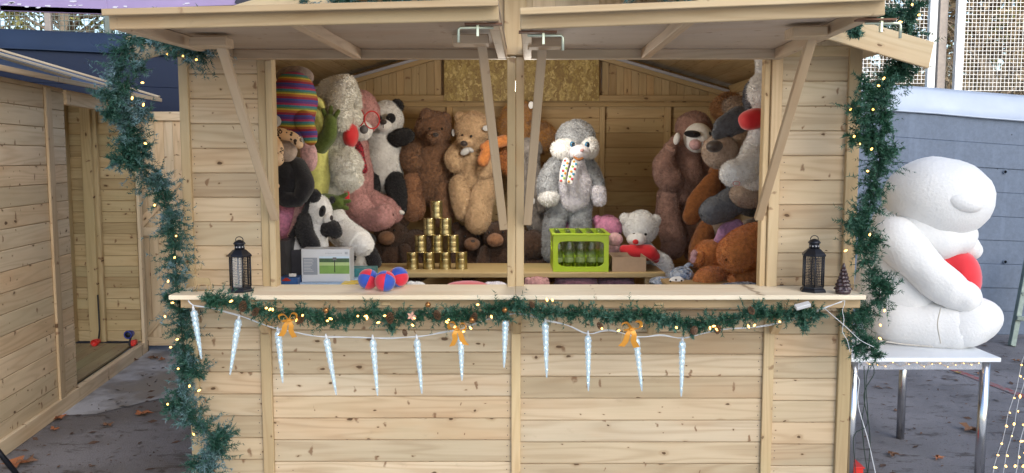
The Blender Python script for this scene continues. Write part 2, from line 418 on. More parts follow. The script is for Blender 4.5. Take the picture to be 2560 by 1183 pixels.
sheet('pavement', [(-3.6, 1.3), (-3.4, 3.9), (-1.5, 3.9), (-1.72, 2.45), (-2.02, 2.05), (-2.15, 1.85), (-2.5, 1.72), (-2.78, 1.35)], .004, paving_mat())
m_line, nt, bs = newmat('worn_red_paint'); g = nd(nt, 'NewGeometry').outputs['Position']
nt.links.new(mix(nt, mapr(nt, noise(nt, g, 14, 5, .75), .42, .58, 0, 1), (.30, .07, .065), (.20, .185, .19)), bs.inputs['Base Color']); bs.inputs['Roughness'].default_value = .85
p = [P(2365, 925, 1), P(2560, 1000, 1)]
def gp(x, y):
    q = P(x, y, 1); t = H/(H-q.z); return (q.x*t, CY+t)
l0, l1 = gp(2330, 905), gp(2700, 1045)
dx, dy = l1[0]-l0[0], l1[1]-l0[1]; ln = math.hypot(dx, dy); nx, ny = -dy/ln*.035, dx/ln*.035
sheet('painted_line', [(l0[0]-nx, l0[1]-ny), (l1[0]-nx, l1[1]-ny), (l1[0]+nx, l1[1]+ny), (l0[0]+nx, l0[1]+ny)], .004, m_line)

sheet('unseen_bounce_ground', [(-14, -16), (14, -16), (14, -.6), (-14, -.6)], .004, plain('pale_bounce_ground', (.62, .60, .56), .85, var=.1, vscale=3))  # unseen pale ground added before the stall to bounce light inside
# hillside behind the retaining wall
mg, nt, bs = newmat('hill_soil'); g = nd(nt, 'NewGeometry').outputs['Position']
nt.links.new(mix(nt, noise(nt, g, 3, 5, .7), (.03, .04, .015), (.16, .12, .07)), bs.inputs['Base Color']); bs.inputs['Roughness'].default_value = .95
me = bpy.data.meshes.new('hill'); hv = []; hf = []
for j in range(14):
    for i in range(30): hv.append((-22+i*1.6, 4.35+j*1.9, 1.95+j*.22+(.45*math.sin(i*1.3+j)*math.sin(j*.9+i*.4) if j else 0)))
for j in range(13):
    for i in range(29): hf.append((j*30+i, j*30+i+1, (j+1)*30+i+1, (j+1)*30+i))
me.from_pydata(hv, [], hf); me.materials.append(mg); me.polygons.foreach_set('use_smooth', [True]*len(hf))
ho = bpy.data.objects.new('hill', me); COL.objects.link(ho); ho['kind'] = 'structure'

# ================================================================== RETAINING WALL
def conc(name, c1, c2):
    m, nt, bs = newmat(name); g = nd(nt, 'NewGeometry').outputs['Position']
    n1 = noise(nt, g, .9, 5, .6); n2 = noise(nt, g, 26, 5, .7); st = noise(nt, vmul(nt, g, (7, 7, .8)), 1, 4, .6)
    c = mix(nt, n1, c1, c2); c = mix(nt, mapr(nt, n2, .35, .7, .25, 0), c, (.02, .025, .035)); c = mix(nt, mapr(nt, st, .55, .8, 0, .3), c, [v*1.5 for v in c2])
    vo = nd(nt, 'TexVoronoi', {'Vector': g, 'Scale': 7.0}); c = mix(nt, mapr(nt, vo.outputs['Distance'], .035, .06, .8, 0), c, (.01, .012, .016))
    nt.links.new(c, bs.inputs['Base Color']); bs.inputs['Roughness'].default_value = .62; bump(nt, bs, n2, .25, .006); return m
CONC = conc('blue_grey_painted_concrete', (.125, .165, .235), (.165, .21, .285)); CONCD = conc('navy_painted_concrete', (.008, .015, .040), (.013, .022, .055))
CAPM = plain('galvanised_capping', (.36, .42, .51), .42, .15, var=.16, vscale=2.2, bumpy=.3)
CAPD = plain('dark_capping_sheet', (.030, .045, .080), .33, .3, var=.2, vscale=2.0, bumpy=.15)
def wall_top(x, y, d=8.0): return P(x, y, d)
YW = 3.9
t = thing('retaining_wall', 'long blue grey painted concrete retaining wall with sheet metal capping behind the stalls', 'wall', (0, YW, 0))
def wallpart(name, x0, x1, zt0, zt1, ncourse, mat, capmat, capname, ch):
    mb = MB(); z = 0; k = 0
    top = lambda x: zt0+(zt1-zt0)*(x-x0)/(x1-x0)
    while k < ncourse:                       # shuttering-board courses, each a few millimetres off its neighbours
        f0, f1 = k/ncourse, (k+1)/ncourse; off = [0, .004, -.003, .006, .002][k % 5]
        a0, a1, b0, b1 = top(x0)*f0, top(x1)*f0, top(x0)*f1-.002, top(x1)*f1-.002
        mb.hexa([(x0, YW+.3, a0), (x1, YW+.3, a1), (x1, YW+.3, b1), (x0, YW+.3, b0), (x0, YW+off, a0), (x1, YW+off, a1), (x1, YW+off, b1), (x0, YW+off, b0)]); k += 1
    mb.hexa([(x0, YW+.31, .01), (x1, YW+.31, .01), (x1, YW+.31, top(x1)-.01), (x0, YW+.31, top(x0)-.01), (x0, YW+.012, .01), (x1, YW+.012, .01), (x1, YW+.012, top(x1)-.01), (x0, YW+.012, top(x0)-.01)])
    BW(mb, name, mat, t, .004)
    mb = MB(); pr = []
    for i in range(9):
        a = i/8*math.pi/2; pr.append((.05*(1-math.sin(a))-.055+.0, ch-.09+.09*math.sin(a)) if False else (-.045+.10*(1-math.cos(a)), ch*.45+ch*.55*math.sin(a)))
    pr = [(-.02, 0), (-.022, ch*.04), (-.012, ch*.08), (.005, ch*.3), (.03, ch*.6), (.055, ch*.86), (.075, ch*.97), (.11, ch), (.34, ch+.01), (.34, 0)]
    n = 34; vs = []; fs = []
    for i in range(n+1):
        x = x0+(x1-x0)*i/n; wv = .004*math.sin(x*5.1)+.003*math.sin(x*11.3)
        for (yy, zz) in pr: vs.append((x, YW+yy+wv*(1 if yy < 0 else 0), top(x)+zz+wv*.5))
    m_ = len(pr)
    for i in range(n):
        for k in range(m_): k2 = (k+1) % m_; fs.append((i*m_+k, i*m_+k2, (i+1)*m_+k2, (i+1)*m_+k))
    mb.add(vs, fs, smooth=True); BW(mb, capname, capmat, t)
xs = 0.0; ztl = P(0, 118, 8).z
pr0 = P(2150, 272, 8); pr1 = P(2560, 304, 8); slope = (pr1.z-pr0.z)/(pr1.x-pr0.x)
pl0 = P(0, 122, 8); pl1 = P(420, 140, 8); sl_ = (pl1.z-pl0.z)/(pl1.x-pl0.x)
wallpart('wall_face', .4, 14, pr0.z+slope*(.4-pr0.x), pr0.z+slope*(14-pr0.x), 9, CONC, CAPM, 'metal_capping', .26)
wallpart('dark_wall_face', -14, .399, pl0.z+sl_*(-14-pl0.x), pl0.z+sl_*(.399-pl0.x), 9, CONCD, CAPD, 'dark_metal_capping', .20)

# tie-bolt recess rings on the wall
mb = MB()
for (x, y) in ((2513, 430), (2513, 655), (2210, 655)):
    p = P(x, y, 8.0-.006); mb.lathe([(.020, 0), (.020, .004), (.014, .004), (.014, 0)], p, 16, M=Matrix.Rotation(math.pi/2, 3, 'X'))
BW(mb, 'bolt_recess', CONC, t)

# ================================================================== MESH FENCE ON THE WALL
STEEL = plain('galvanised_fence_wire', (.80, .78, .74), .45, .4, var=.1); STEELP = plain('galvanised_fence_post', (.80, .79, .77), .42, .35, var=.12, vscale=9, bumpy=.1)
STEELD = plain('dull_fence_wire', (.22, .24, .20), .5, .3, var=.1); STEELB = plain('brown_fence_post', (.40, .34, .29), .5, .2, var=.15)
def meshpanel(f, x0, x1, z0, z1, y, pitch, wr, mat):
    mb = MB(); x = x0
    while x <= x1: mb.beam((x, y, z0), (x, y, z1), wr, wr, up=(0, 1, 0)); x += pitch
    z = z0
    while z <= z1: mb.beam((x0, y-wr, z), (x1, y-wr, z), wr, wr, up=(0, 1, 0)); z += pitch
    BW(mb, 'mesh_panel', mat, f)
yF = YW+.16
f = thing('mesh_fence', 'pale galvanised square mesh fence with flat posts on the right end of the wall', 'fence', (4, yF, 2.3))
X = lambda x, y=120, d=8.16: P(x, y, d).x
zb = P(2400, 222, 8.16).z; zt = zb+1.5
meshpanel(f, X(2140), X(2316), zb+.05, zt, yF, .0375, .0046, STEEL)
meshpanel(f, X(2405), X(2405)+1.4, zb-.02, zt, yF-.02, .0375, .0046, STEEL)
meshpanel(f, X(2408)+1.45, X(2408)+3.4, zb-.05, zt, yF-.02, .0385, .0075, STEEL)
for x0, x1, mt, yy in ((2318, 2337, STEELP, 0), (2384, 2404, STEELP, -.02)):
    mb = MB(); mb.box((X(x0), yF-.03+yy, zb-.12), (X(x1), yF+.02+yy, zt+.1), axis=2)
    mb.box((X(x0)-.02, yF-.034+yy, zb-.125), (X(x1)+.03, yF-.03+yy, zb-.05), axis=2); BW(mb, 'fence_post', mt, f, .004)
mb = MB(); mb.box((X(2350), yF+.03, zb-.1), (X(2371), yF+.12, zt+.1), axis=2); BW(mb, 'fence_post', STEELB, f, .004)
# left stretch, darker, standing free of the right one
f2 = thing('mesh_fence', 'dull dark square mesh fence above the navy end of the wall at the left', 'fence', (-4, yF, 2.7))
zb2 = P(200, 74, 8.16).z
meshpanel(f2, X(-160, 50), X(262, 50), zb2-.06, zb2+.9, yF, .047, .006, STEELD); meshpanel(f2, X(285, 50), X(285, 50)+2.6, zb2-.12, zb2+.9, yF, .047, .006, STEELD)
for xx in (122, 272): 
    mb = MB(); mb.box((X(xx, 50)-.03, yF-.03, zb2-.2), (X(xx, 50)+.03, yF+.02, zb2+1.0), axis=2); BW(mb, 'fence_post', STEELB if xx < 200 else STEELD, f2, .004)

# ================================================================== TREES
def leafmat(name, c1, c2):
    m, nt, bs = newmat(name); g = nd(nt, 'NewGeometry').outputs['Position']
    n = noise(nt, g, 1.7, 2, .5); n2 = noise(nt, g, 40, 2, .6)
    nt.links.new(mix(nt, mapr(nt, math_(nt, 'ADD', n, math_(nt, 'MULTIPLY', n2, .5)), .5, 1.0, 0, 1), c1, c2), bs.inputs['Base Color']); bs.inputs['Roughness'].default_value = .6
    bs.inputs['Transmission Weight'].default_value = 0; return m
BARK = plain('grey_brown_bark', (.42, .33, .24), .9, var=.3, vscale=14, bumpy=.6)
LF = [leafmat('yellow_green_leaves', (.16, .20, .05), (.60, .55, .18)), leafmat('dark_evergreen_leaves', (.03, .06, .02), (.12, .18, .06)), leafmat('russet_dry_leaves', (.26, .17, .08), (.68, .50, .28))]
def tree(x, y, z0, h, cr, kind, label, nleaf=5200, twigs=60):
    rr = random.Random(int(x*31+y*7)); t = thing('tree', label, 'tree', (x, y, z0), 'trees behind the mesh fence')
    mb = MB(); tips = []
    tp = [(x+rr.uniform(-.1, .1)*k, y+rr.uniform(-.1, .1)*k, z0-.3+h*.8*k/5) for k in range(6)]
    mb.tube(tp, [h*.03*(1-.14*k) for k in range(6)], 9)
    for i in range(twigs):
        k = rr.uniform(.12, 1)*5; i0 = min(int(k), 4); fr = k-i0; b = Vector(tp[i0]).lerp(Vector(tp[i0+1]), fr)
        a = rr.uniform(0, 6.28); ln_ = cr*rr.uniform(.55, 1.05)*(1-.3*k/5); e = b+Vector((math.cos(a)*ln_, math.sin(a)*ln_, ln_*rr.uniform(.1, .9)))
        mid = b.lerp(e, .5)+Vector((rr.uniform(-.1, .1), rr.uniform(-.1, .1), rr.uniform(-.15, .1)))
        mb.tube([b, mid, e], [h*.008, h*.005, h*.0015], 5); tips.append((b, mid, e))
        for q in range(3):
            s0 = mid.lerp(e, rr.random()); s1 = s0+Vector((rr.uniform(-.4, .4), rr.uniform(-.4, .4), rr.uniform(-.1, .4)))*cr*.5; mb.tube([s0, s1], [h*.003, h*.001], 4); tips.append((s0, s0.lerp(s1, .5), s1))
    BW(mb, 'trunk', BARK, t)
    if nleaf:
        rg = np.random.default_rng(int(abs(x)*100)+3); n = nleaf; ti = rg.integers(0, len(tips), n)
        A = np.array([list(q[1]) for q in tips]); B = np.array([list(q[2]) for q in tips])
        f_ = rg.random((n, 1))*1.05; c = A[ti]*(1-f_)+B[ti]*f_+rg.normal(size=(n, 3))*cr*.10
        d1 = rg.normal(size=(n, 3)); d1 /= np.linalg.norm(d1, axis=1)[:, None]; d2 = np.cross(d1, rg.normal(size=(n, 3))); d2 /= np.linalg.norm(d2, axis=1)[:, None]
        sz = (.030+.035*rg.random((n, 1))); V = np.stack([c-d1*sz, c+d2*sz*.5, c+d1*sz, c-d2*sz*.5], 1).reshape(-1, 3)-np.array([x, y, z0])
        me = bpy.data.meshes.new('crown'); me.from_pydata(V.tolist(), [], np.arange(n*4).reshape(-1, 4).tolist()); me.materials.append(LF[kind])
        o = bpy.data.objects.new('crown', me); COL.objects.link(o); o.parent = t
tree(7.4, 8.4, 2.4, 5.0, 1.7, 0, 'yellow green leafy tree behind the mesh at the far right', 9000)
tree(5.1, 7.2, 2.2, 4.2, 1.2, 2, 'bare twiggy tree with russet leaves behind the fence, close to the paired posts', 2400, 95)
tree(6.1, 6.6, 2.2, 3.8, 1.0, 2, 'small tangled russet tree just behind the fence right of the paired posts', 2000, 95)
tree(3.9, 8.4, 2.4, 4.6, 1.5, 2, 'brown twiggy tree seen between the stall roof and the fence posts', 3000, 95)
tree(9.2, 10.5, 2.6, 6.5, 2.2, 1, 'tall dark evergreen farthest right behind the fence', 9000)
tree(-4.3, 7.5, 2.8, 3.8, 1.5, 1, 'dark evergreen tree behind the dull mesh above the left hut', 8000)
tree(-6.4, 8.2, 2.8, 4.2, 1.7, 0, 'yellowing green tree behind the dull mesh at the far left', 8000)
tree(-2.6, 8.0, 2.8, 3.8, 1.4, 1, 'dark evergreen tree behind the stall roof beside the left mesh', 8000)
tree(.5, 9.5, 2.8, 5.0, 1.8, 1, 'dark evergreen tree hidden behind the ridge of the stall', 5000)
m_br, nt, bs = newmat('dry_brush'); g = nd(nt, 'NewGeometry').outputs['Position']
nt.links.new(mix(nt, noise(nt, g, 5, 4, .7), (.14, .10, .055), (.72, .56, .36)), bs.inputs['Base Color']); bs.inputs['Roughness'].default_value = .9
n = 9000; rg = np.random.default_rng(5); c = np.stack([rg.uniform(-9, 11, n), rg.uniform(4.6, 9.5, n), np.zeros(n)], 1)
c[:, 2] = 2.0+(c[:, 1]-4.35)*.115; dr = rg.normal(size=(n, 3))*.35+np.array([0, 0, 1]); ln = rg.uniform(.3, 1.0, (n, 1)); sd_ = rg.normal(size=(n, 3)); sd_[:, 2] = 0; sd_ /= np.linalg.norm(sd_, axis=1)[:, None]
V = np.stack([c-sd_*.006, c+sd_*.006, c+dr*ln], 1).reshape(-1, 3)
me = bpy.data.meshes.new('brushwood'); me.from_pydata(V.tolist(), [], np.arange(n*3).reshape(-1, 3).tolist()); me.materials.append(m_br)
o = bpy.data.objects.new('brushwood', me); COL.objects.link(o); tag(o, 'dry brown stems and brushwood covering the bank behind the fence', 'undergrowth', kind='stuff')

# ================================================================== MAIN STALL
XL, XR = -1.60, 1.678; XC = (XL+XR)/2; YB = 2.40; ZE = 2.235; SL = .284
st = thing('market_stall', 'pale new pine market stall with open hatches and a counter, full of plush toys', 'market stall', (XC, 0, 0))
def ztop(x): return ZE+(1.70-abs(x-XC))*SL
zc_ = 1.073                                   # counter top
# front wall: lower part
nails = []
mb = MB()
spans_lo = [(XF(500, 1000)-.02, XF(657, 1000)), (XF(684, 1000), XF(1278, 1000)), (XF(1301, 1000), XF(1903, 1000)), (XF(1929, 1000), XR-.03)]
for i, (x0, x1) in enumerate([(XL+.03, spans_lo[0][1]+.003), (spans_lo[1][0]-.003, spans_lo[1][1]+.003), (spans_lo[2][0]-.003, spans_lo[2][1]+.003), (spans_lo[3][0]-.003, XR-.03)]):
    boards(mb, (x0, .012, .02), (1, 0, 0), x1-x0, (0, 0, 1), zc_-.04, (0, -1, 0), .112, .014, nails=nails, start=.05+.011*i)
nail_heads(mb, nails); BW(mb, 'front_wall', [PINE, NAIL], st, .0025)
# front wall: side panels beside the opening
for (x0, x1, zt) in ((XL+.035, XF(652), 2.225), (XF(1948), XR-.035, 2.225)):
    mb = MB(); nails = []; boards(mb, (x0, .012, zc_+.002), (1, 0, 0), x1-x0, (0, 0, 1), zt-zc_, (0, -1, 0), .119, .014, nails=nails, start=.04 if x0 < 0 else .075)
    nail_heads(mb, nails); BW(mb, 'side_panel', [PINE, NAIL], st, .0025)
# upright posts and cover battens
def post(name, x0, x1, y0, y1, z0, z1, m=PINE2, bv=.003):
    mb = MB(); mb.box((x0, y0, z0), (x1, y1, z1), axis=2)
    return BW(mb, name, m, st, bv)
for x0, x1 in ((XL, XL+.045), (XR-.062, XR)):
    post('corner_post', x0, x1, -.022, .05, 0, 2.23)
for a, b in ((657, 684), (1278, 1301), (1903, 1929)):
    post('cover_batten', XF(a, 1000), XF(b, 1000), -.020, -.0035, 0, .88)
    post('cover_batten', XF(a, 1000)+.002, XF(b, 1000)+.006, -.026, -.0037, .882, zc_-.03)
post('opening_post', XF(650, 400), XF(671, 400), -.012, .05, zc_-.02, 2.185); post('opening_post', XF(671.5, 400), XF(688, 400), -.024, .05, zc_-.02, 2.183, PINEP)
post('opening_post', XF(1906, 400), XF(1921, 400), -.004, .05, zc_-.02, 2.185); post('opening_post', XF(1921.5, 400), XF(1948, 400), -.02, .05, zc_-.02, 2.184, PINEP)
post('centre_post', XF(1268, 400), XF(1288.5, 400), -.02, .055, zc_-.02, 2.18, PINE2); post('centre_post', XF(1289, 400), XF(1310, 400), -.012, .055, zc_-.02, 2.185, PINEP)
# header beam and front gable of upright boards
mb = MB(); mb.box((XL+.04, -.004, 2.186), (XR-.04, .05, 2.2365), axis=0); BW(mb, 'header_beam', PINE2, st, .003)
def gable(yf, n, name, x0, x1, z0, mat, pitch=.105, t=.014):
    mb = MB(); x = x0
    while x < x1-.005:
        xb = min(x+pitch, x1); q = .001
        za, zb_ = ztop(x)-.02, ztop(xb-q)-.02
        if xb < XC-0.01 or x > XC or True:
            c = [(x, yf, z0), (x, yf, za), (xb-q, yf, zb_), (xb-q, yf, z0)]; c2 = [(p[0], yf+n*t, p[2]) for p in c]; mb.hexa(c+c2)
        x += pitch
    BW(mb, name, mat, st, .003)
gable(.0, -1, 'gable_boards', XL+.02, XR-.02, 2.237, PINE)
post('gable_post', XF(1276, 60)-.03, XF(1276, 60)+.075, -.034, -.016, 2.19, 2.72, PINEP)
# walls round the inside
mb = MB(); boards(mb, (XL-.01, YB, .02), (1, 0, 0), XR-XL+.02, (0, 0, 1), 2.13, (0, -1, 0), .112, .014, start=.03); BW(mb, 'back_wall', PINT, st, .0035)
mb = MB(); boards(mb, (XL+.014, .052, .02), (0, 1, 0), YB-.06, (0, 0, 1), 2.2, (-1, 0, 0), .112, .014, start=.03); BW(mb, 'side_wall', PINE, st, .0035)
mb = MB(); boards(mb, (XR-.014, .052, .02), (0, 1, 0), YB-.06, (0, 0, 1), 2.2, (1, 0, 0), .112, .014, start=.03); BW(mb, 'side_wall', PINE, st, .0035)
gable(YB+.014, -1, 'back_gable_boards', XL+.02, XR-.02, 2.162, PINT, .058)
for (x, z0, z1, w_) in ((P(1668, 400, 6.45).x, 0, 2.15, .05), (P(1124, 330, 6.45).x, 0, 2.12, .045), (P(1780, 400, 6.45).x, 0, 2.2, .06), (P(1505, 400, 6.45).x, 0, 2.12, .04), (P(830, 400, 6.45).x, 0, 2.15, .05)):
    post('inner_stud', x-w_/2, x+w_/2, YB-.052, YB-.015, z0, z1, PINT)
for z, h in ((P(1000, 262, 6.45).z, .034), (P(1000, 246, 6.45).z, .045)):
    mb = MB(); mb.box((XL+.06, YB-.066, z-h/2), (XR-.06, YB-.053, z+h/2)); BW(mb, 'inner_rail', PINT, st, .003)
for s in (-1, 1):
    mb = MB(); e = XC+s*1.60; mb.beam((e, YB-.05, ztop(e)-.075), (XC+s*.02, YB-.05, ztop(XC)-.075), .05, .06); BW(mb, 'rafter', PINT, st, .003)
    mb = MB(); mb.beam((XC+s*1.63, .06, 2.215), (XC+s*1.63, YB-.02, 2.215), .05, .07); BW(mb, 'wall_plate', PINT, st, .003)
    mb = MB(); e = XC+s*1.60; mb.beam((e, YB-.098, ztop(e)-.062), (XC+s*.5, YB-.098, ztop(XC+s*.5)-.062), .02, .022); BW(mb, 'cable_conduit', plain('grey_white_conduit', (.42, .42, .46), .4), st, .004)
# chipboard panel in the back gable
m_osb, nt, bs = newmat('strand_board'); a_ = nd(nt, 'Attribute', attribute_name='wco').outputs['Vector']
v1 = nd(nt, 'TexVoronoi', {'Vector': nd(nt, 'VectorMath', {0: vmul(nt, a_, (46, 18, 20)), 1: vmul(nt, nd(nt, 'TexNoise', {'Vector': a_, 'Scale': 22.0}).outputs['Color'], (4, 4, 4))}, operation='ADD').outputs[0], 'Scale': 1.0})
sp = nd(nt, 'SeparateColor', {0: v1.outputs['Color']}); cc = ramp(nt, sp.outputs[0], [(0, (.27, .17, .045)), (.5, (.46, .34, .10)), (1, (.64, .50, .20))])
cc = mix(nt, mapr(nt, v1.outputs['Distance'], .25, .7, 0, .55), cc, (.20, .12, .04)); nt.links.new(cc, bs.inputs['Base Color']); bs.inputs['Roughness'].default_value = .55; bump(nt, bs, sp.outputs[0], .5, .003)
mb = MB(); xa, xb = P(1110, 200, 6.4).x, P(1498, 200, 6.4).x; za = P(1300, 252, 6.4).z
mb.hexa([(xa, YB-.07, za), (xb, YB-.07, za), (xb, YB-.07, 2.56), (xa, YB-.07, 2.56), (xa, YB-.083, za), (xb, YB-.083, za), (xb, YB-.083, 2.56), (xa, YB-.083, 2.56)]); BW(mb, 'strand_board_panel', m_osb, st)
# floor
mb = MB(); boards(mb, (XL+.04, .04, .05), (1, 0, 0), XR-XL-.08, (0, 1, 0), YB-.06, (0, 0, 1), .12, .02); BW(mb, 'stall_floor', PINT, st, .002)
# roof
YV = -.30
for s in (-1, 1):
    RX = 1.71 if s < 0 else 1.79
    mb = MB(); Ls = math.hypot(RX, RX*SL); u = Vector((0, 1, 0)); v = Vector((s*RX, 0, -RX*SL)).normalized(); n_ = Vector((s*SL, 0, 1)).normalized()
    boards(mb, Vector((XC, YV+.02, ztop(XC)+.005)), u, YB+.28-YV, v, Ls, n_, .11, .018); BW(mb, 'roof_boards', PINT, st, .003)
    mb = MB(); o_ = Vector((XC-s*.03, YV+.01, ztop(XC)+.005+.019)); A = [o_, o_+u*(YB+.30-YV), o_+u*(YB+.30-YV)+v*(Ls+.02), o_+v*(Ls+.02)]; mb.hexa(A+[p+n_*.004 for p in A])
    BW(mb, 'roof_felt', plain('charcoal_roof_felt', (.05, .055, .065), .85, var=.2, vscale=60, bumpy=.3), st)
    for yv in (YV, YB+.29):
        mb = MB(); e0 = Vector((XC+s*.004, yv, ztop(XC)-.045)); e1 = Vector((XC+s*(RX+.03), yv, ztop(XC)-.045-(RX+.03)*SL))
        w_ = .058; mb.hexa([e0+Vector((0, .018, -w_)), e1+Vector((0, .018, -w_)), e1+Vector((s*.02, .018, w_)), e0+Vector((0, .018, w_)), e0+Vector((0, 0, -w_)), e1+Vector((0, 0, -w_)), e1+Vector((s*.02, 0, w_)), e0+Vector((0, 0, w_))])
        BW(mb, 'bargeboard', PINEP, st, .003)
# counter shelf
mb = MB(); yf = -4.1+3.82+4.1; YFc = -.285
xl0, xr0 = P(421, 748, 3.815).x, P(2166, 752, 3.815).x; zs = zc_-.022; xm = XF(1288, 700)
mb.hexa([(xl0, .05, zs), (xm, .05, zs), (xm, .05, zc_), (xl0, .05, zc_), (xl0, YFc, zs), (xm, YFc, zs), (xm, YFc, zc_), (xl0, YFc, zc_)])
mb.hexa([(xm+.001, .05, zs), (xr0, .05, zs), (xr0, .05, zc_), (xm+.001, .05, zc_), (xm+.001, YFc, zs), (xr0, YFc, zs), (xr0, YFc, zc_), (xm+.001, YFc, zc_)])
BW(mb, 'counter_shelf', PSHELF, st, .003)
for px in (672, 985, 1292, 1625, 1928):
    x = XF(px, 850); mb = MB(); mb.beam((x, -.03, .855), (x, -.24, zs-.012), .042, .042); mb.box((x-.022, -.0255, .84), (x+.022, -.0045+.0, .90), axis=2) if False else None
    BW(mb, 'shelf_bracket', PINE2, st, .003)
mb = MB(); mb.box((XL+.06, -.245, zs-.045), (XR-.06, -.215, zs-.001)); BW(mb, 'shelf_rail', PINEP, st, .003)

# hatches
METAL = plain('zinc_plated_bolt', (.55, .60, .48), .35, .8, var=.15); RUST = plain('rusty_bolt', (.16, .08, .05), .6, .5, var=.3)
def hatch(xh0, xh1, ph0, ph1, bolts, lab):
    h = BWroot = thing('hatch', lab, 'hatch', (0, 0, 2.17)) if False else None
    hz = 2.17
    b0 = Vector((xh0, -.03, hz+.034)); b1 = Vector((xh1, -.03, hz+.034)); f0, f1 = ph0, ph1
    root = MB(); up = Vector((0, 0, 1))
    def pt(s, r): # s along width, r out from hinge
        return (b0.lerp(b1, s)).lerp(f0.lerp(f1, s), r)
    # plywood
    N_ = 1; c = [pt(0, 0), pt(1, 0), pt(1, 1.012), pt(0, 1.012)]; root.hexa([p+up*.010 for p in c]+[p+up*.024 for p in c])
    o = BW(root, 'hatch_panel', PLY, st, .002); o['label'] = lab
    mb = MB()
    def rail(s0, r0, s1, r1, w_=.048, t_=.046): mb.beam(pt(s0, r0)-up*.0145, pt(s1, r1)-up*.0145, w_, t_)
    rail(0, .97, 1, .97, .02, .05); BW(mb, 'front_rail', PINEP, st, .003).parent = st
    mb = MB(); rail(0.0, .025, 1, .025, .045); rail(.017, .05, .017, .955, .04); rail(.983, .05, .983, .955, .04); rail(.47, .05, .47, .955, .04)
    BW(mb, 'hatch_frame', PLYF, st, .003)
    mb = MB(); mb.beam(pt(0, 1.015)+up*.012, pt(1, 1.015)+up*.012, .012, .022); BW(mb, 'drip_strip', PINEP, st, .002)
    for s, r in bolts['blocks']:
        mb = MB(); mb.beam(pt(s-.055, r)-up*.028, pt(s+.055, r)-up*.028, .10, .038); BW(mb, 'prop_block', PLYF, st, .003)
    for s, dirn in bolts['b']:
        mb = MB(); q = pt(s, .93)-up*.055; mb.tube([q, q+Vector((.115*dirn, 0, 0)), q+Vector((.122*dirn, 0, -.006)), q+Vector((.122*dirn, -.0, -.05))], .0052, 8)
        mb.box((q.x+dirn*.055-.004, q.y-.008, q.z-.03), (q.x+dirn*.055+.004, q.y+.008, q.z+.018)); BW(mb, 'slide_bolt', METAL, st)
        mb = MB(); mb.box((q.x-.03, q.y-.02, q.z+.008), (q.x+.10*dirn+.0, q.y+.02, q.z+.014)) if dirn > 0 else mb.box((q.x-.10, q.y-.02, q.z+.008), (q.x+.03, q.y+.02, q.z+.014)); BW(mb, 'bolt_plate', RUST, st)
PLYF = wood('hatch_frame_pine', (.53, .395, .27), (.38, .27, .175), knot=.6, tint=(.44, .35, .22), dens=.25)
fl0, fl1 = P(262, 42, 2.90), P(1246, 18, 2.90); fr0, fr1 = P(1300, 40, 2.85), P(2222, 4, 2.85)
hatch(XF(577, 150), XF(1268, 150), fl0, fl1, dict(blocks=[(.115, .53), (.90, .50)], b=[(.985, -1)]), 'left hatch leaf propped open, its front edge rising to the right')
hatch(XF(1308, 150), XF(1944, 150), fr0, fr1, dict(blocks=[(.075, .50), (.90, .62)], b=[(.02, 1), (.965, 1)]), 'right hatch leaf propped open')
def prop(x0, y0, d0, x1, y1, d1):
    mb = MB(); mb.beam(P(x0, y0, d0), P(x1, y1, d1), .040, .026, up=(0, -1, .3)); BW(mb, 'hatch_prop', PINEP2, st, .003)
PINEP2 = wood('prop_pine', (.46, .35, .24), (.36, .26, .165), knot=.5, ring=.5, tint=(.42, .32, .2), dens=.15)
prop(551, 106, 3.47, 688, 548, 4.055); prop(1204, 106, 3.55, 1259, 572, 4.055); prop(1357, 108, 3.55, 1318, 560, 4.055); prop(2034, 80, 3.44, 1896, 548, 4.055)

lp = P(1297, 205, 4.95); lt = thing('added_fill_bulb', 'bare bulb added behind the centre post to light the stall interior', 'lamp', lp)  # bulb added to brighten the stall interior
mb = MB(); mb.tube([lp+Vector((0, 0, .05)), Vector((lp.x, lp.y, ztop(lp.x)))], .003, 6); BW(mb, 'cord', plain('grey_cord', (.2, .2, .2), .5, var=0), lt)
mb = MB(); mb.lathe([(.012, .02), (.014, .022), (.014, .05), (.008, .052)], lp, 12); BW(mb, 'socket', NAIL, lt)
mb = MB(); mb.lathe([(.002, -.062), (.018, -.056), (.028, -.038), (.030, -.022), (.022, 0), (.013, .02)], lp, 16); BW(mb, 'glass_bulb', plain('lit_bulb_glass', (1, .95, .8), .3, var=0, emis=(1, .86, .60), es=6), lt)
pl = bpy.data.lights.new('added_fill_light', 'POINT'); po = bpy.data.objects.new('added_fill_light', pl); COL.objects.link(po); po.parent = lt; po.location = (0, -.0, -.13); pl.energy = 15; pl.color = (1, .93, .82); pl.shadow_soft_size = .12  # fill light that goes with the added bulb
# shelf plank inside (carries cans, crate)
zb_ = 1.012; yb0 = .93
t = thing('plank_bench', 'long pale wooden plank bench inside the stall, carrying the cans and the green crate', 'bench', (-.1, yb0+.2, 0))
mb = MB(); xb0, xb1 = -1.15, P(1664, 685, 5.03).x
mb.hexa([(xb0, yb0+.46, zb_-.032), (xb1, yb0+.46, zb_-.032), (xb1, yb0+.46, zb_), (xb0, yb0+.46, zb_), (xb0, yb0, zb_-.032), (xb1, yb0, zb_-.032), (xb1, yb0, zb_), (xb0, yb0, zb_)]); BW(mb, 'bench_top', wood('bench_top_pine', (.56, .42, .22), (.44, .31, .15), dens=.15, ring=.5), t, .005)
for x in (xb0+.1, xb1-.1):
    for y in (yb0+.05, yb0+.4):
        mb = MB(); mb.box((x-.02, y-.02, .072), (x+.02, y+.02, zb_-.033), axis=2); BW(mb, 'leg', PINT, t, .003)
t = thing('side_table', 'low boarded table just inside the counter under the game boxes', 'table', (-1.1, .4, .07))
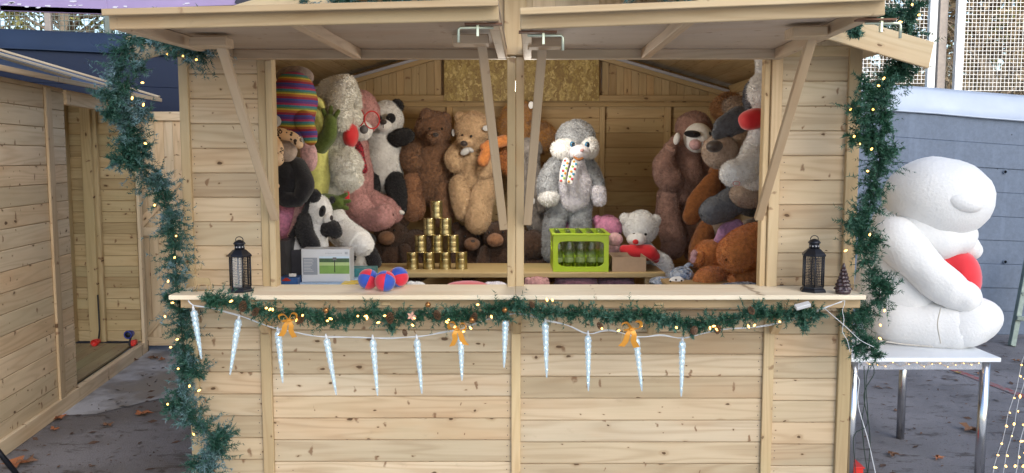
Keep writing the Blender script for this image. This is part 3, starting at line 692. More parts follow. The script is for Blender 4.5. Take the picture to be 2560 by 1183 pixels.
DK = plain('dark_painted_board', (.035, .035, .04), .6, var=.2)
mb = MB(); mb.box((-1.52, .10, .995), (-.72, .62, 1.015)); BW(mb, 'table_top', PINT, t, .003)
for x in (-1.48, -.76):
    for y in (.14, .58): mb = MB(); mb.box((x-.02, y-.02, .072), (x+.02, y+.02, .994), axis=2); BW(mb, 'leg', PINT, t)
t = thing('corner_table', 'low boarded table inside the right corner under the orange plush', 'table', (1.2, .4, .07))
mb = MB(); mb.box((.86, .10, .985), (1.60, .80, 1.005)); BW(mb, 'table_top', PINT, t, .003)
for x in (.9, 1.55):
    for y in (.14, .75): mb = MB(); mb.box((x-.02, y-.02, .072), (x+.02, y+.02, .984), axis=2); BW(mb, 'leg', PINT, t)

# ================================================================== LEFT HUT
def HX(d): return -2.965-(d-4.91)*.118
ht = thing('neighbouring_hut', 'closed pale pine hut with felt roof, cut off by the left edge', 'hut', (HX(4.5), .4, 0))
mb = MB(); nails = []; d0, d1 = 3.0, 5.78
u = Vector((HX(d1)-HX(d0), d1-d0, 0)); L_ = u.length; u.normalize(); n_ = Vector((u.y, -u.x, 0))
boards(mb, Vector((HX(d0), CY+d0, .10)), u, L_, (0, 0, 1), 2.07, n_, .122, .014, nails=nails, start=.03); nail_heads(mb, nails, r=.0035); BW(mb, 'front_wall', [PHUT, NAIL], ht, .003)
def hpost(name, d, z0, z1, w_=.06, out=.035, mat=PHUT):
    mb = MB(); q = Vector((HX(d), CY+d, 0))+n_*(.016); mb.hexa([q-u*w_/2+Vector((0, 0, z0)), q-u*w_/2+Vector((0, 0, z1)), q+u*w_/2+Vector((0, 0, z1)), q+u*w_/2+Vector((0, 0, z0)),
        q-u*w_/2+n_*(out-.014)+Vector((0, 0, z0)), q-u*w_/2+n_*(out-.014)+Vector((0, 0, z1)), q+u*w_/2+n_*(out-.014)+Vector((0, 0, z1)), q+u*w_/2+n_*(out-.014)+Vector((0, 0, z0))]); BW(mb, name, mat, ht, .003)
hpost('corner_batten', 5.50, .05, 2.16, .085, .032); hpost('door_jamb', 7.22, .05, 2.16, .07, .04)
mb = MB(); q = Vector((HX(5.78), CY+5.78, 0)); mb.beam(q+Vector((0, .02, 2.115)), Vector((HX(7.2), CY+7.2, 2.115)), .05, .10); BW(mb, 'door_header', PHUT, ht, .003)
mb = MB(); mb.beam(Vector((HX(3.0)+.012, CY+3.0, .05)), Vector((HX(7.3)+.012, CY+7.3, .05)), .05, .10); BW(mb, 'sill_beam', PHUT, ht, .004)
mb = MB(); boards(mb, Vector((HX(3.2)-.06, CY+3.2, .075)), Vector((HX(7.25)-HX(3.2), 4.05, 0)).normalized(), 4.03, (-1, 0, 0), 2.3, (0, 0, 1), .115, .02); BW(mb, 'hut_floor', wood('worn_hut_floor', (.36, .28, .17), (.25, .18, .10)), ht, .002)
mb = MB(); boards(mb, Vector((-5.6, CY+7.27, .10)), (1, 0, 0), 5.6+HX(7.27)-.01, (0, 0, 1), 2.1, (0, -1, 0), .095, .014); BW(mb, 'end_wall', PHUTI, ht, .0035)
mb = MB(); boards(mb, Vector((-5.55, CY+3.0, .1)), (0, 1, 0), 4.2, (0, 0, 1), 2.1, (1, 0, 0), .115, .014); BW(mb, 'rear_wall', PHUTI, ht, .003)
for px, w_ in ((236, .085), (172, .05), (205, .03)):
    if px == 205: continue
    x = P(px, 500, 7.2).x; mb = MB(); mb.box((x-w_, CY+7.18, .1), (x, CY+7.255, 2.2), axis=2); BW(mb, 'inner_stud', PHUTI, ht, .003)
x = P(250, 500, 7.23).x; mb = MB(); mb.box((x-.06, CY+7.215, .1), (x, CY+7.254, 2.2), axis=2); BW(mb, 'inner_stud', PHUTI, ht, .003)
# roof of the hut
FELT = plain('blue_grey_roof_felt', (.10, .125, .185), .8, var=.25, vscale=25, bumpy=.4)
eave = lambda d: Vector((HX(d)+.13, CY+d, 2.185)); sl2 = P(400, 246, 7.55)
va = P(0, 128, 7.55)-P(400, 246, 7.55); vdir = va.normalized(); e0, e1 = eave(2.9), P(400, 249, 7.55)
ln_ = 2.2
mb = MB(); A = [e0, e1, e1+vdir*ln_, e0+vdir*ln_]; up = Vector((0, 0, 1)); mb.hexa([p-up*.016 for p in A]+[p for p in A]); BW(mb, 'roof_board', PHUT, ht)
mb = MB(); N_ = 18; nrm = up
vs = []; fs = []
for i in range(N_+1):
    for j in range(7):
        p = (e0.lerp(e1, i/N_))+vdir*(ln_*j/6)+(e0-e1).normalized()*0; vs.append(p+up*(.004+.006*abs(math.sin(i*1.9+j*.7))+(.0 if j else -.002)))
for i in range(N_):
    for j in range(6): fs.append((i*7+j, (i+1)*7+j, (i+1)*7+j+1, i*7+j+1))
mb.add(vs, fs); BW(mb, 'roof_felt', FELT, ht)
for k, d in enumerate((7.53, 6.35, 5.60)):
    f_ = (d-2.9)/(7.55-2.9); q = e0.lerp(e1, f_)+up*.022; mb = MB(); mb.beam(q, q+vdir*ln_, .040 if k else .05, .018); BW(mb, 'roof_batten', PINE, ht, .003)
mb = MB(); mb.beam(e0-up*.004+vdir*-.012, e1-up*.004+vdir*-.012, .014, .032); BW(mb, 'eaves_strip', PINE, ht, .003)
mb = MB(); ridge0, ridge1 = e0+vdir*ln_, e1+vdir*ln_; far = Vector((-2.2, 0, -.6)); A = [ridge0, ridge1, ridge1+far, ridge0+far]; mb.hexa([p-up*.016 for p in A]+[p+up*.004 for p in A]); BW(mb, 'rear_roof', FELT, ht)

# open door leaf of the hut
dr = thing('open_door', 'pale boarded door leaf with diagonal braces standing open between the hut and the stall', 'door', (HX(7.3), CY+7.3, .03))
mb = MB(); x0 = P(322, 500, 7.32).x; x = x0
while x < x0+.98:
    mb.box((x, CY+7.33, .06), (x+.079, CY+7.346, 2.10), axis=2); x += .08
BW(mb, 'door_boards', PHUT, dr, .003)
for (a, b, w_) in (((x0+.035, .05), (x0+.035, 2.11), .07), ((x0+.94, .05), (x0+.94, 2.11), .07)):
    mb = MB(); mb.beam((a[0], CY+7.322, a[1]), (b[0], CY+7.322, b[1]), w_, .016, up=(0, -1, 0)); BW(mb, 'stile', PHUT, dr, .003)
for z in (.085, 1.06, 2.06):
    mb = MB(); mb.beam((x0+.071, CY+7.321, z), (x0+.904, CY+7.321, z), .075, .016, up=(0, -1, 0)); BW(mb, 'door_rail', PHUT, dr, .003)
for z0, z1 in ((.125, 1.02), (1.10, 2.02)):
    mb = MB(); mb.beam((x0+.09, CY+7.3215, z0+.02), (x0+.88, CY+7.3215, z1-.02), .07, .014, up=(0, -1, 0)); BW(mb, 'brace', PHUT, dr, .003)
HUTW = None
# purple fascia of the roof above
PUR = plain('lavender_painted_board', (.34, .26, .46), .5, var=.12, vscale=5, bumpy=.05); 
pf = thing('painted_canopy', 'lavender painted canopy edge with scuffs crossing the top left corner', 'canopy', P(300, 30, 4.5))
mb = MB(); zlo = [P(-400, 18, 4.5), P(0, 27, 4.5), P(268, 36, 4.5), P(703, 22, 4.5)]
for a, b in zip(zlo[:-1], zlo[1:]): 
    bk = Vector((0, .9, .50)); mb.hexa([a, b, b+bk, a+bk]+[p+Vector((0, 0, .03)) for p in (a, b, b+bk, a+bk)])
    mb.hexa([a+Vector((0, .02, 0)), b+Vector((0, .02, 0)), b+Vector((0, .02, .34)), a+Vector((0, .02, .34)), a, b, b+Vector((0, 0, .34)), a+Vector((0, 0, .34))])
BW(mb, 'canopy_board', PUR, pf, .003)
mb = MB(); e = zlo[-1]; mb.hexa([e+Vector((.001, .03, -.005)), e+Vector((.016, .03, -.005)), e+Vector((-.03, .03, .36)), e+Vector((-.045, .03, .36)), e+Vector((.001, -.01, -.005)), e+Vector((.016, -.01, -.005)), e+Vector((-.03, -.01, .36)), e+Vector((-.045, -.01, .36))]); BW(mb, 'white_edge', plain('white_paint', (.7, .7, .72), .5), pf)
mb = MB(); a, b = P(592, -6, 4.49), P(665, 24, 4.49); mb.beam(a, b, .06, .01, up=(0, -1, 0)); BW(mb, 'dark_stripe', plain('black_trim', (.03, .03, .05), .5), pf)
mb = MB(); rr = random.Random(3)
for i in range(16):
    x = rr.choice([rr.uniform(10, 320), rr.uniform(10, 520)]); y = rr.uniform(2, 20); c = P(x, y, 4.497); n6 = rr.randint(5, 8); s_ = rr.uniform(.006, .022)
    mb.add([c+Vector((math.cos(k*6.28/n6)*s_*rr.uniform(.5, 1.3), 0, math.sin(k*6.28/n6)*s_*.35*rr.uniform(.4, 1.2))) for k in range(n6)], [tuple(range(n6))])
BW(mb, 'paint_scuff', plain('white_scuff', (.62, .6, .7), .6), pf)
# ================================================================== PLUSH TOYS
WHITE = fur('white_fur', (.80, .79, .77), (.68, .67, .66)); CREAM = fur('cream_white_fur', (.78, .75, .69), (.66, .63, .56)); BLACKF = fur('black_fur', (.014, .014, .018), (.006, .006, .008))
SNOW = plain('snow_plush', (.69, .69, .685), .95, spec=.05, var=.03, vscale=70, bumpy=.9, sheen=.35)
PINKF = fur('rose_fur', (.56, .30, .29)); PINKL = fur('pale_pink_fur', (.72, .45, .47)); PINKH = fur('candy_pink_fur', (.66, .27, .42)); LILAC = fur('lilac_white_fur', (.72, .70, .77), (.60, .58, .66))
DBROWN = fur('dark_brown_fur', (.085, .045, .028), (.035, .018, .011)); BROWN = fur('brown_fur', (.24, .125, .068), (.12, .06, .032)); BROWNL = fur('chestnut_fur', (.34, .17, .09), (.19, .09, .045))
TAN = fur('tan_fur', (.58, .41, .25), (.38, .25, .14)); TAUPE = fur('taupe_fur', (.40, .31, .25), (.26, .195, .155)); SLOTH = fur('mauve_brown_fur', (.36, .215, .175), (.21, .12, .098))
GREYF = fur('mottled_grey_fur', (.37, .385, .41), (.17, .175, .19), scale=22); DGREY = fur('slate_grey_fur', (.14, .15, .175), (.08, .088, .105)); TABBY = fur('tabby_fur', (.30, .27, .25), (.045, .038, .035), scale=12)
ORANGE = fur('ginger_fur', (.60, .235, .07), (.36, .12, .032)); RUSTF = fur('rust_brown_fur', (.30, .115, .035), (.16, .055, .018)); LIONF = fur('lion_mane_fur', (.34, .165, .04), (.15, .06, .015), scale=18)
YELF = fur('lime_yellow_plush', (.60, .60, .20), (.48, .48, .14)); GREENF = fur('moss_green_plush', (.10, .145, .03), (.06, .09, .02))
REDF = plain('red_felt', (.55, .012, .018), .8, sheen=.3, var=.1); REDP = plain('red_plush', (.62, .01, .02), .75, sheen=.5, var=.06, vscale=14)
GLOSS = plain('black_plastic_eye', (.01, .01, .012), .12, var=0); NOSE = plain('dark_nose_cloth', (.03, .02, .018), .55, sheen=.3, var=0); BLUEEYE = plain('blue_plastic_eye', (.05, .17, .30), .15, var=0)
TAGM = plain('white_card_tag', (.52, .52, .52), .5, var=.05); THREAD = plain('dark_thread', (.05, .03, .03), .8, var=0); PGREY = plain('grey_nose_plush', (.12, .12, .13), .7, var=0)
G1 = 'plush toys filling the stall'
def stripes():
    m, nt, bs = newmat('rainbow_striped_knit'); tc = nd(nt, 'TexCoord').outputs['Object']; sx = nd(nt, 'SeparateXYZ', {0: tc})
    wv = math_(nt, 'ADD', math_(nt, 'MULTIPLY', sx.outputs[2], 11.5), math_(nt, 'ADD', math_(nt, 'MULTIPLY', math_(nt, 'SINE', math_(nt, 'MULTIPLY', sx.outputs[0], 9)), .22), math_(nt, 'MULTIPLY', sx.outputs[0], -1.4)))
    fr = math_(nt, 'FRACT', wv)
    c = ramp(nt, fr, [(0, (.10, .03, .22)), (.14, (.04, .06, .30)), (.26, (.30, .015, .05)), (.40, (.42, .13, .02)), (.54, (.55, .42, .04)), (.64, (.12, .25, .08)), (.74, (.03, .20, .26)), (.86, (.36, .03, .12))], 'CONSTANT')
    n = noise(nt, tc, 160, 2); c = mix(nt, mapr(nt, n, .3, .7, 0, .35), c, (.05, .04, .06)); nt.links.new(c, bs.inputs['Base Color']); bs.inputs['Roughness'].default_value = .8; bump(nt, bs, n, .4, .003); return m
STR = stripes()
def leopard():
    m, nt, bs = newmat('leopard_print_plush'); tc = nd(nt, 'TexCoord').outputs['Object']; v = nd(nt, 'TexVoronoi', {'Vector': tc, 'Scale': 36.0})
    c = mix(nt, noise(nt, tc, 9, 2), (.62, .32, .10), (.66, .55, .42)); ring = math_(nt, 'MULTIPLY', math_(nt, 'GREATER_THAN', v.outputs['Distance'], .18), math_(nt, 'LESS_THAN', v.outputs['Distance'], .40))
    c = mix(nt, ring, c, (.035, .02, .012)); nt.links.new(c, bs.inputs['Base Color']); bs.inputs['Roughness'].default_value = .8; return m
LEO = leopard()
def tartan():
    m, nt, bs = newmat('red_checked_cloth'); tc = nd(nt, 'TexCoord').outputs['Object']; c1 = nd(nt, 'TexChecker', {'Vector': tc, 'Scale': 80.0, 'Color1': (.42, .02, .04, 1), 'Color2': (.12, .02, .03, 1)}).outputs[0]
    nt.links.new(c1, bs.inputs['Base Color']); bs.inputs['Roughness'].default_value = .9; return m
TART = tartan()

# striped dressed doll, back towards us
t = Toy('dressed_plush', 'plush in a rainbow striped knitted top, topmost in the left corner', 'plush toy', 738, 340, 4.75, fuzz=.003)
t.E('torso', STR, 733, 262, 60, 84, rd=.17, rot=-8, fz=0); t.L('arm', STR, [(758, 300, 24, -.12), (772, 330, 20, -.14), (776, 348, 17, -.15)], fz=0)
t.E('hand', CREAM, 744, 352, 17, 11, -.14, fz=.006); t.E('head', fur('grey_wool_hair', (.22, .17, .15)), 738, 192, 46, 26, .05); t.E('hat', REDF, 772, 236, 11, 24, .02, fz=.002, rot=12); t.E('badge', TAGM, 688, 302, 15, 16, -.15, rd=.006, fz=0)
# frog
t = Toy('frog_plush', 'lime yellow plush with moss green hands and feet hanging behind the striped one', 'plush toy', 785, 520, 5.15, fuzz=.004)
t.L('torso', YELF, [(792, 262, 20), (790, 330, 28), (786, 410, 36), (786, 480, 34)]); t.E('belly_patch', PINKL, 772, 388, 21, 40, -.10, rot=8, rd=.03)
a = t.L('arm', GREENF, [(800, 365, 20, -.05), (822, 335, 19, -.08), (826, 300, 16, -.10)])
for x0, y0, x1, y1 in ((818, 296, 808, 276), (826, 292, 827, 268), (834, 298, 846, 278)): t.L('finger', GREENF, [(x0, y0, 7, -.1), (x1, y1, 5, -.11)], par=a)
a = t.L('leg', GREENF, [(790, 500, 20, -.02), (825, 506, 20, -.05), (848, 506, 17, -.07)])
for x0, y0, x1, y1 in ((852, 494, 866, 486), (858, 505, 873, 503), (854, 516, 868, 521)): t.L('toe', GREENF, [(x0, y0, 7, -.08), (x1, y1, 5, -.09)], par=a)
t.L('collar', YELF, [(765, 262, 8, -.06), (792, 252, 9, -.07), (806, 268, 8, -.05)])
# leopard
t = Toy('leopard_plush', 'leopard print plush cat with white paws hooked round the left opening post', 'plush toy', 712, 412, 4.50, fuzz=.004)
t.E('head', TAUPE, 716, 378, 26, 26, .12); t.L('tail', LEO, [(684, 332, 14), (710, 336, 15), (736, 346, 13), (748, 362, 10)]); a = t.L('leg', LEO, [(682, 352, 16, -.05), (692, 372, 17, -.08), (688, 392, 17, -.12)])
t.E('paw', LEO, 692, 398, 17, 18, -.14, par=a); p_ = t.E('paw', WHITE, 676, 398, 14, 11, -.18, par=a, rot=-20)
t.E('paw', LEO, 684, 466, 14, 11, -.02)
# black panther
t = Toy('panther_plush', 'big sleek black plush with no light patches in the left corner under the leopard', 'plush toy', 728, 520, 4.85, fuzz=.004, lump=.02)
t.E('torso', BLACKF, 724, 452, 50, 62, rd=.16); t.L('leg', BLACKF, [(740, 420, 28, -.05), (762, 460, 24, -.1), (752, 490, 20, -.12)]); t.L('leg', BLACKF, [(700, 480, 22, -.1), (714, 498, 20, -.12), (745, 500, 18, -.12)])
# candy pink rabbit
t = Toy('rabbit_plush', 'candy pink plush squeezed below the black one beside the left post', 'plush toy', 725, 590, 4.95, fuzz=.006)
t.E('torso', PINKH, 722, 540, 42, 56); t.E('head', PINKH, 706, 560, 30, 38, -.08); t.L('ear', PINKL, [(750, 520, 13, -.1), (742, 560, 14, -.12), (728, 590, 11, -.12)], flat=.5)
# white shaggy dog
t = Toy('dog_plush', 'large shaggy white plush dog in a red vest, left of the rose bear', 'plush toy', 848, 500, 5.30, fuzz=.020, lump=.06)
h = t.E('head', CREAM, 846, 238, 48, 44); t.L('ear', CREAM, [(862, 216, 24, -.1), (850, 270, 28, -.13), (852, 305, 22, -.14)], par=h); t.E('muzzle', CREAM, 880, 290, 22, 26, -.02, par=h)
t.L('snout_top', CREAM, [(868, 208, 18, .02), (884, 240, 16, .02), (888, 262, 14, .02)], par=h)
t.L('torso', CREAM, [(840, 330, 40), (842, 400, 46), (852, 440, 44)]); t.E('arm', CREAM, 866, 412, 36, 42, -.12); t.E('leg', CREAM, 872, 446, 34, 28, -.14); t.E('foot', CREAM, 836, 478, 30, 20, -.06)
t.E('vest', REDF, 876, 338, 19, 32, -.06, rd=.10, fz=.002); t.L('vest_hem', REDF, [(862, 462, 10, -.06), (864, 500, 10, -.06)], fz=.002)
# rose bear with glasses
t = Toy('teddy_bear', 'rose pink teddy bear with red glasses and a red checked scarf, white muzzle', 'teddy bear', 925, 570, 5.75, fuzz=.009)
h = t.E('head', PINKF, 908, 282, 40, 54, rot=8); m = t.E('muzzle', WHITE, 902, 326, 29, 25, -.16, par=h, rot=-15); t.E('nose', PGREY, 910, 324, 11, 11, -.32, par=h, fz=0); t.E('eye', GLOSS, 890, 297, 6, 5, -.2, par=h, fz=0)
c = P(892, 294, 5.50); mb = MB(); mb.tube([c+Vector((math.cos(a)*.052, -.02*math.cos(a), math.sin(a)*.060)) for a in [k*6.283/20 for k in range(21)]], .0045, 6, cap=False); c2 = P(930, 300, 5.46)
mb.tube([c2+Vector((math.cos(a)*.045, .02*math.cos(a), math.sin(a)*.056)) for a in [k*6.283/20 for k in range(21)]], .0045, 6, cap=False); BW(mb, 'glasses', REDF, t.root)
t.L('torso', PINKF, [(886, 370, 36, .02), (888, 430, 44, .02), (892, 480, 40, .02)]); t.L('leg', PINKF, [(880, 470, 34, -.1), (896, 520, 36, -.15), (930, 545, 34, -.2), (958, 542, 31, -.25)]); t.L('leg', PINKF, [(930, 500, 24, .1), (962, 520, 28, .1), (985, 535, 22, .1)])
t.L('scarf', TART, [(884, 348, 10, -.14), (896, 372, 12, -.16), (902, 402, 11, -.17), (909, 424, 10, -.17)], fz=.003, flat=.5)
# hanging panda
t = Toy('panda_plush', 'panda hanging upright on the back wall, left of the brown bear', 'panda plush', 962, 540, 6.08, fuzz=.013)
h = t.E('head', WHITE, 965, 299, 41, 44, -.02); t.E('ear', BLACKF, 993, 266, 15, 16, .01, par=h); t.E('ear', BLACKF, 931, 268, 12, 14, .03, par=h)
for x, rx, ro in ((946, 9, 20), (977, 12, -20)): e = t.E('eye_patch', BLACKF, x, 296, rx, 13, -.19, rd=.02, rot=ro, par=h, fz=.003)
t.E('eye', GLOSS, 948, 294, 3, 3, -.225, par=h, fz=0); t.E('eye', GLOSS, 974, 295, 3, 3, -.225, par=h, fz=0)
t.E('muzzle', WHITE, 960, 314, 20, 15, -.20, par=h, rd=.05, fz=.005); t.E('nose', NOSE, 958, 305, 9, 7, -.26, par=h, fz=0); t.L('mouth', THREAD, [(958, 312, 1, -.262), (958, 320, 1, -.262)], par=h, fz=0)
t.L('torso', WHITE, [(958, 350, 42, .02), (958, 400, 50, 0), (962, 440, 42, 0)]); t.L('arm', BLACKF, [(985, 348, 20, -.06), (1006, 342, 20, -.12), (1018, 340, 17, -.14)]); t.L('arm', BLACKF, [(925, 352, 16, -.02), (910, 388, 18, -.06), (912, 420, 16, -.08)])
for pts in ([(936, 446, 26, -.06), (918, 480, 28, -.12), (922, 512, 23, -.16)], [(984, 450, 26, -.06), (994, 490, 25, -.12), (996, 522, 20, -.16)]):
    l = t.L('leg', BLACKF, pts); t.E('foot_pad', WHITE, pts[2][0]+6, pts[2][1]+9, 10, 6, -.25, par=l, fz=.004, rot=-15)
# seated panda
t = Toy('panda_plush', 'panda seated behind the printed cardboard game box, facing right', 'panda plush', 780, 632, 4.85, fuzz=.009)
h = t.E('head', WHITE, 795, 528, 34, 42); t.E('ear', BLACKF, 786, 490, 16, 17, -.06, par=h); t.E('ear', BLACKF, 830, 500, 7, 9, .05, par=h); t.E('eye_patch', BLACKF, 806, 528, 8, 15, -.15, rd=.02, rot=-15, par=h, fz=.003); t.E('muzzle', WHITE, 820, 548, 12, 15, -.06, par=h, fz=.005); t.E('nose', NOSE, 829, 545, 4, 7, -.10, par=h, fz=0); t.E('eye', GLOSS, 808, 525, 3, 3, -.175, par=h, fz=0)
t.L('torso', WHITE, [(788, 575, 32), (782, 610, 38)]); t.L('arm', BLACKF, [(762, 548, 17, -.08), (762, 580, 22, -.12), (778, 612, 22, -.14)]); t.L('arm', BLACKF, [(812, 575, 17, -.02), (830, 570, 20, -.06), (838, 580, 16, -.08)]); t.L('leg', WHITE, [(750, 610, 22, -.05), (740, 630, 26, -.08)])
t.L('strap', BLACKF, [(772, 505, 7, -.05), (755, 545, 7, -.1), (730, 590, 7, -.12), (722, 620, 7, -.12), (740, 642, 7, -.12)], lump=0)
# white slumped bear and lower panda
t = Toy('polar_bear_plush', 'white plush slumped beside the seated panda, its rounded leg sticking out right', 'plush toy', 870, 640, 5.20, fuzz=.008)
t.L('torso', WHITE, [(836, 540, 26), (852, 575, 36), (880, 600, 38)]); t.L('leg', WHITE, [(862, 580, 30, -.08), (895, 605, 34, -.14), (904, 612, 30, -.16)])
t = Toy('panda_plush', 'panda lowest in the pile, right of the game box, under slumped white plush', 'panda plush', 905, 668, 5.30, fuzz=.008)
t.E('torso', WHITE, 902, 645, 34, 28); t.E('ear', BLACKF, 879, 642, 11, 15, -.1); t.L('arm', BLACKF, [(912, 592, 15, .05), (926, 600, 14, .05)]); t.L('leg', BLACKF, [(925, 630, 18, -.04), (936, 655, 17, -.06)])
# lower row of dark brown bears
def facebear(x, y, d, s, label, mat=DBROWN, muz=BROWN, turn=0, body=True, name='teddy_bear', noseM=NOSE, look=True):
    t = Toy(name, label, 'teddy bear', x, y+70*s, d, fuzz=.010)
    h = t.E('head', mat, x, y, 42*s, 38*s); t.E('ear', mat, x-32*s, y-32*s, 13*s, 14*s, par=h); t.E('ear', mat, x+32*s, y-32*s, 13*s, 14*s, par=h)
    if look:
        t.E('muzzle', muz, x+turn, y+10*s, 21*s, 17*s, -.09*s-.07, par=h, rd=.06, fz=.006); t.E('nose', noseM, x+turn*1.2, y+5*s, 8*s, 6*s, -.19, par=h, fz=0, rd=.02)
        for q in (-1, 1): t.E('eye', GLOSS, x+turn*.8+q*17*s, y-9*s, 3.4*s, 3.4*s, -.125*s-.02, par=h, fz=0)
    if body: t.E('torso', mat, x, y+60*s, 48*s, 45*s, .02); t.L('arm', mat, [(x-34*s, y+40*s, 16*s, -.05), (x-42*s, y+72*s, 17*s, -.12)]); t.L('arm', mat, [(x+34*s, y+40*s, 16*s, -.05), (x+42*s, y+72*s, 17*s, -.12)])
    return t
facebear(978, 585, 6.0, 1.0, 'dark brown teddy bear seated left of the cans, under the hanging panda', turn=-12)
facebear(1040, 610, 6.05, .9, 'dark brown teddy bear hidden behind the left cans of the pyramid', look=False)
facebear(1172, 600, 6.05, .95, 'dark brown teddy bear seated just right of the can pyramid', turn=8)
facebear(1248, 590, 5.95, 1.0, 'dark brown teddy bear with a lighter snout, sitting below the pale tan bear', turn=-10, muz=BROWNL)
facebear(1335, 615, 5.7, 1.0, 'dark brown plush bear slumped right of the centre post on the bench', look=False)
# hanging brown bear
t = Toy('teddy_bear', 'chestnut brown teddy bear hanging between the panda and the tan bear', 'teddy bear', 1070, 545, 6.15, fuzz=.016, lump=.05)
h = t.E('head', BROWN, 1083, 325, 43, 46); t.E('ear', BROWN, 1066, 289, 15, 17, -.06, par=h); t.E('ear', BROWN, 1112, 297, 14, 15, .0, par=h); m = t.E('muzzle', BROWN, 1088, 342, 19, 16, -.20, par=h, rd=.06); t.E('nose', NOSE, 1089, 337, 8, 6, -.27, par=h, fz=0)
for x in (1074, 1105): t.E('eye', GLOSS, x, 322, 3.2, 3.2, -.215, par=h, fz=0)
t.E('tag', TAGM, 1133, 332, 4, 9, -.05, rd=.002, fz=0, par=h)
t.L('torso', BROWN, [(1082, 380, 42), (1080, 430, 50), (1080, 470, 46)]); t.L('arm', BROWN, [(1045, 372, 22, -.05), (1026, 392, 26, -.10), (1030, 406, 25, -.12)]); t.L('arm', BROWN, [(1118, 378, 20, -.02), (1128, 420, 20, -.04)])
t.L('leg', BROWNL, [(1036, 452, 24, -.08), (1030, 490, 27, -.12), (1034, 525, 27, -.16)]); t.L('leg', BROWN, [(1098, 470, 30, -.04), (1106, 515, 28, -.06), (1108, 545, 24, -.08)])
# hanging tan bear
t = Toy('teddy_bear', 'pale tan teddy bear with a white neck ribbon hanging left of the centre post', 'teddy bear', 1185, 575, 6.10, fuzz=.013, lump=.05)
h = t.E('head', TAN, 1182, 324, 45, 44, rot=-10); t.E('ear', TAN, 1150, 293, 13, 12, par=h); t.E('ear', TAN, 1216, 302, 14, 14, par=h); t.E('muzzle', TAN, 1168, 352, 24, 18, -.17, par=h, rd=.08, rot=-10); t.E('nose', NOSE, 1160, 359, 9, 7, -.28, par=h, fz=0, rot=-15)
t.E('eye', GLOSS, 1178, 341, 3.5, 3.5, -.245, par=h, fz=0); t.E('eye', GLOSS, 1156, 338, 3, 3, -.215, par=h, fz=0); t.E('tag', TAGM, 1215, 321, 9, 7, -.16, rd=.003, fz=0, par=h, rot=-10)
t.E('ribbon', TAGM, 1163, 379, 14, 9, -.20, rd=.02, rot=30, fz=0); t.E('ribbon', TAGM, 1176, 375, 10, 6, -.20, rd=.02, rot=-30, fz=0)
t.L('torso', TAN, [(1186, 380, 38), (1184, 420, 46), (1184, 455, 46)]); t.L('arm', TAN, [(1150, 372, 19, -.06), (1134, 395, 21, -.12), (1137, 410, 20, -.14)]); t.L('arm', TAN, [(1218, 385, 20, -.05), (1220, 415, 25, -.1), (1212, 430, 23, -.12)])
t.L('leg', TAN, [(1150, 460, 25, -.08), (1156, 500, 26, -.12), (1162, 530, 22, -.14)]); t.L('leg', TAN, [(1214, 462, 28, -.08), (1200, 510, 29, -.14), (1193, 552, 30, -.20)])
# lion behind the centre posts
t = Toy('lion_plush', 'orange lion plush with a shaggy mane hanging half hidden behind the centre post', 'lion plush', 1305, 400, 6.0, fuzz=.028, lump=.08, shag=.9)
h = t.E('head', LIONF, 1298, 325, 46, 66); t.E('mane', LIONF, 1352, 345, 40, 34, .0, rot=-20); t.L('leg', ORANGE, [(1262, 352, 13, -.1), (1228, 362, 15, -.14), (1212, 368, 13, -.15)], fz=.006); t.L('leg', ORANGE, [(1222, 370, 14, -.15), (1212, 392, 13, -.17), (1208, 402, 13, -.18)], fz=.006); t.E('tag', TAGM, 1328, 263, 7, 9, -.22, rd=.003, fz=0); t.E('torso', ORANGE, 1290, 390, 36, 50, .05)
# tabby
t = Toy('owl_plush', 'dark mottled grey and white furry plush right behind the centre post', 'plush toy', 1340, 650, 5.85, fuzz=.014)
t.L('torso', TABBY, [(1322, 385, 26), (1322, 450, 36), (1335, 520, 38)]); t.L('leg', TABBY, [(1340, 560, 22, -.05), (1350, 600, 19, -.07), (1356, 640, 19, -.08)]); t.L('wing', TABBY, [(1330, 400, 14, -.08), (1340, 460, 18, -.1), (1358, 520, 14, -.12)]); t.E('tag', TAGM, 1333, 503, 5, 8, -.26, rd=.003, fz=0)
t.E('head', TABBY, 1322, 372, 30, 26)
# grey cat bear with dotted scarf
t = Toy('cat_plush', 'grey plush with blue eyes and a white dotted ribbon, hanging above the green crate', 'plush toy', 1430, 640, 5.60, fuzz=.014, lump=.045)
h = t.E('head', GREYF, 1440, 345, 47, 43); t.E('cheek', WHITE, 1414, 374, 36, 27, -.09, par=h, rd=.07); t.E('cheek', WHITE, 1470, 368, 24, 28, -.07, par=h, rd=.07); t.E('muzzle', LILAC, 1450, 380, 26, 17, -.22, par=h, rd=.06, fz=.006); t.E('nose', PINKF, 1455, 376, 5, 4, -.285, par=h, fz=0); t.L('mouth', RUSTF, [(1436, 393, 3, -.25), (1446, 399, 3.5, -.26), (1456, 396, 3, -.26)], par=h, fz=0)
for x, y in ((1431, 361), (1468, 362)): e = t.E('eye', BLUEEYE, x, y, 6.5, 7.5, -.215, par=h, fz=0); t.E('eye', GLOSS, x+1, y, 3, 5, -.232, par=h, fz=0)
t.L('torso', GREYF, [(1424, 410, 44, .05), (1428, 470, 56, .04), (1430, 505, 50, .04)]); t.L('belly', LILAC, [(1432, 415, 34, -.04), (1436, 460, 44, -.06), (1436, 496, 38, -.05)])
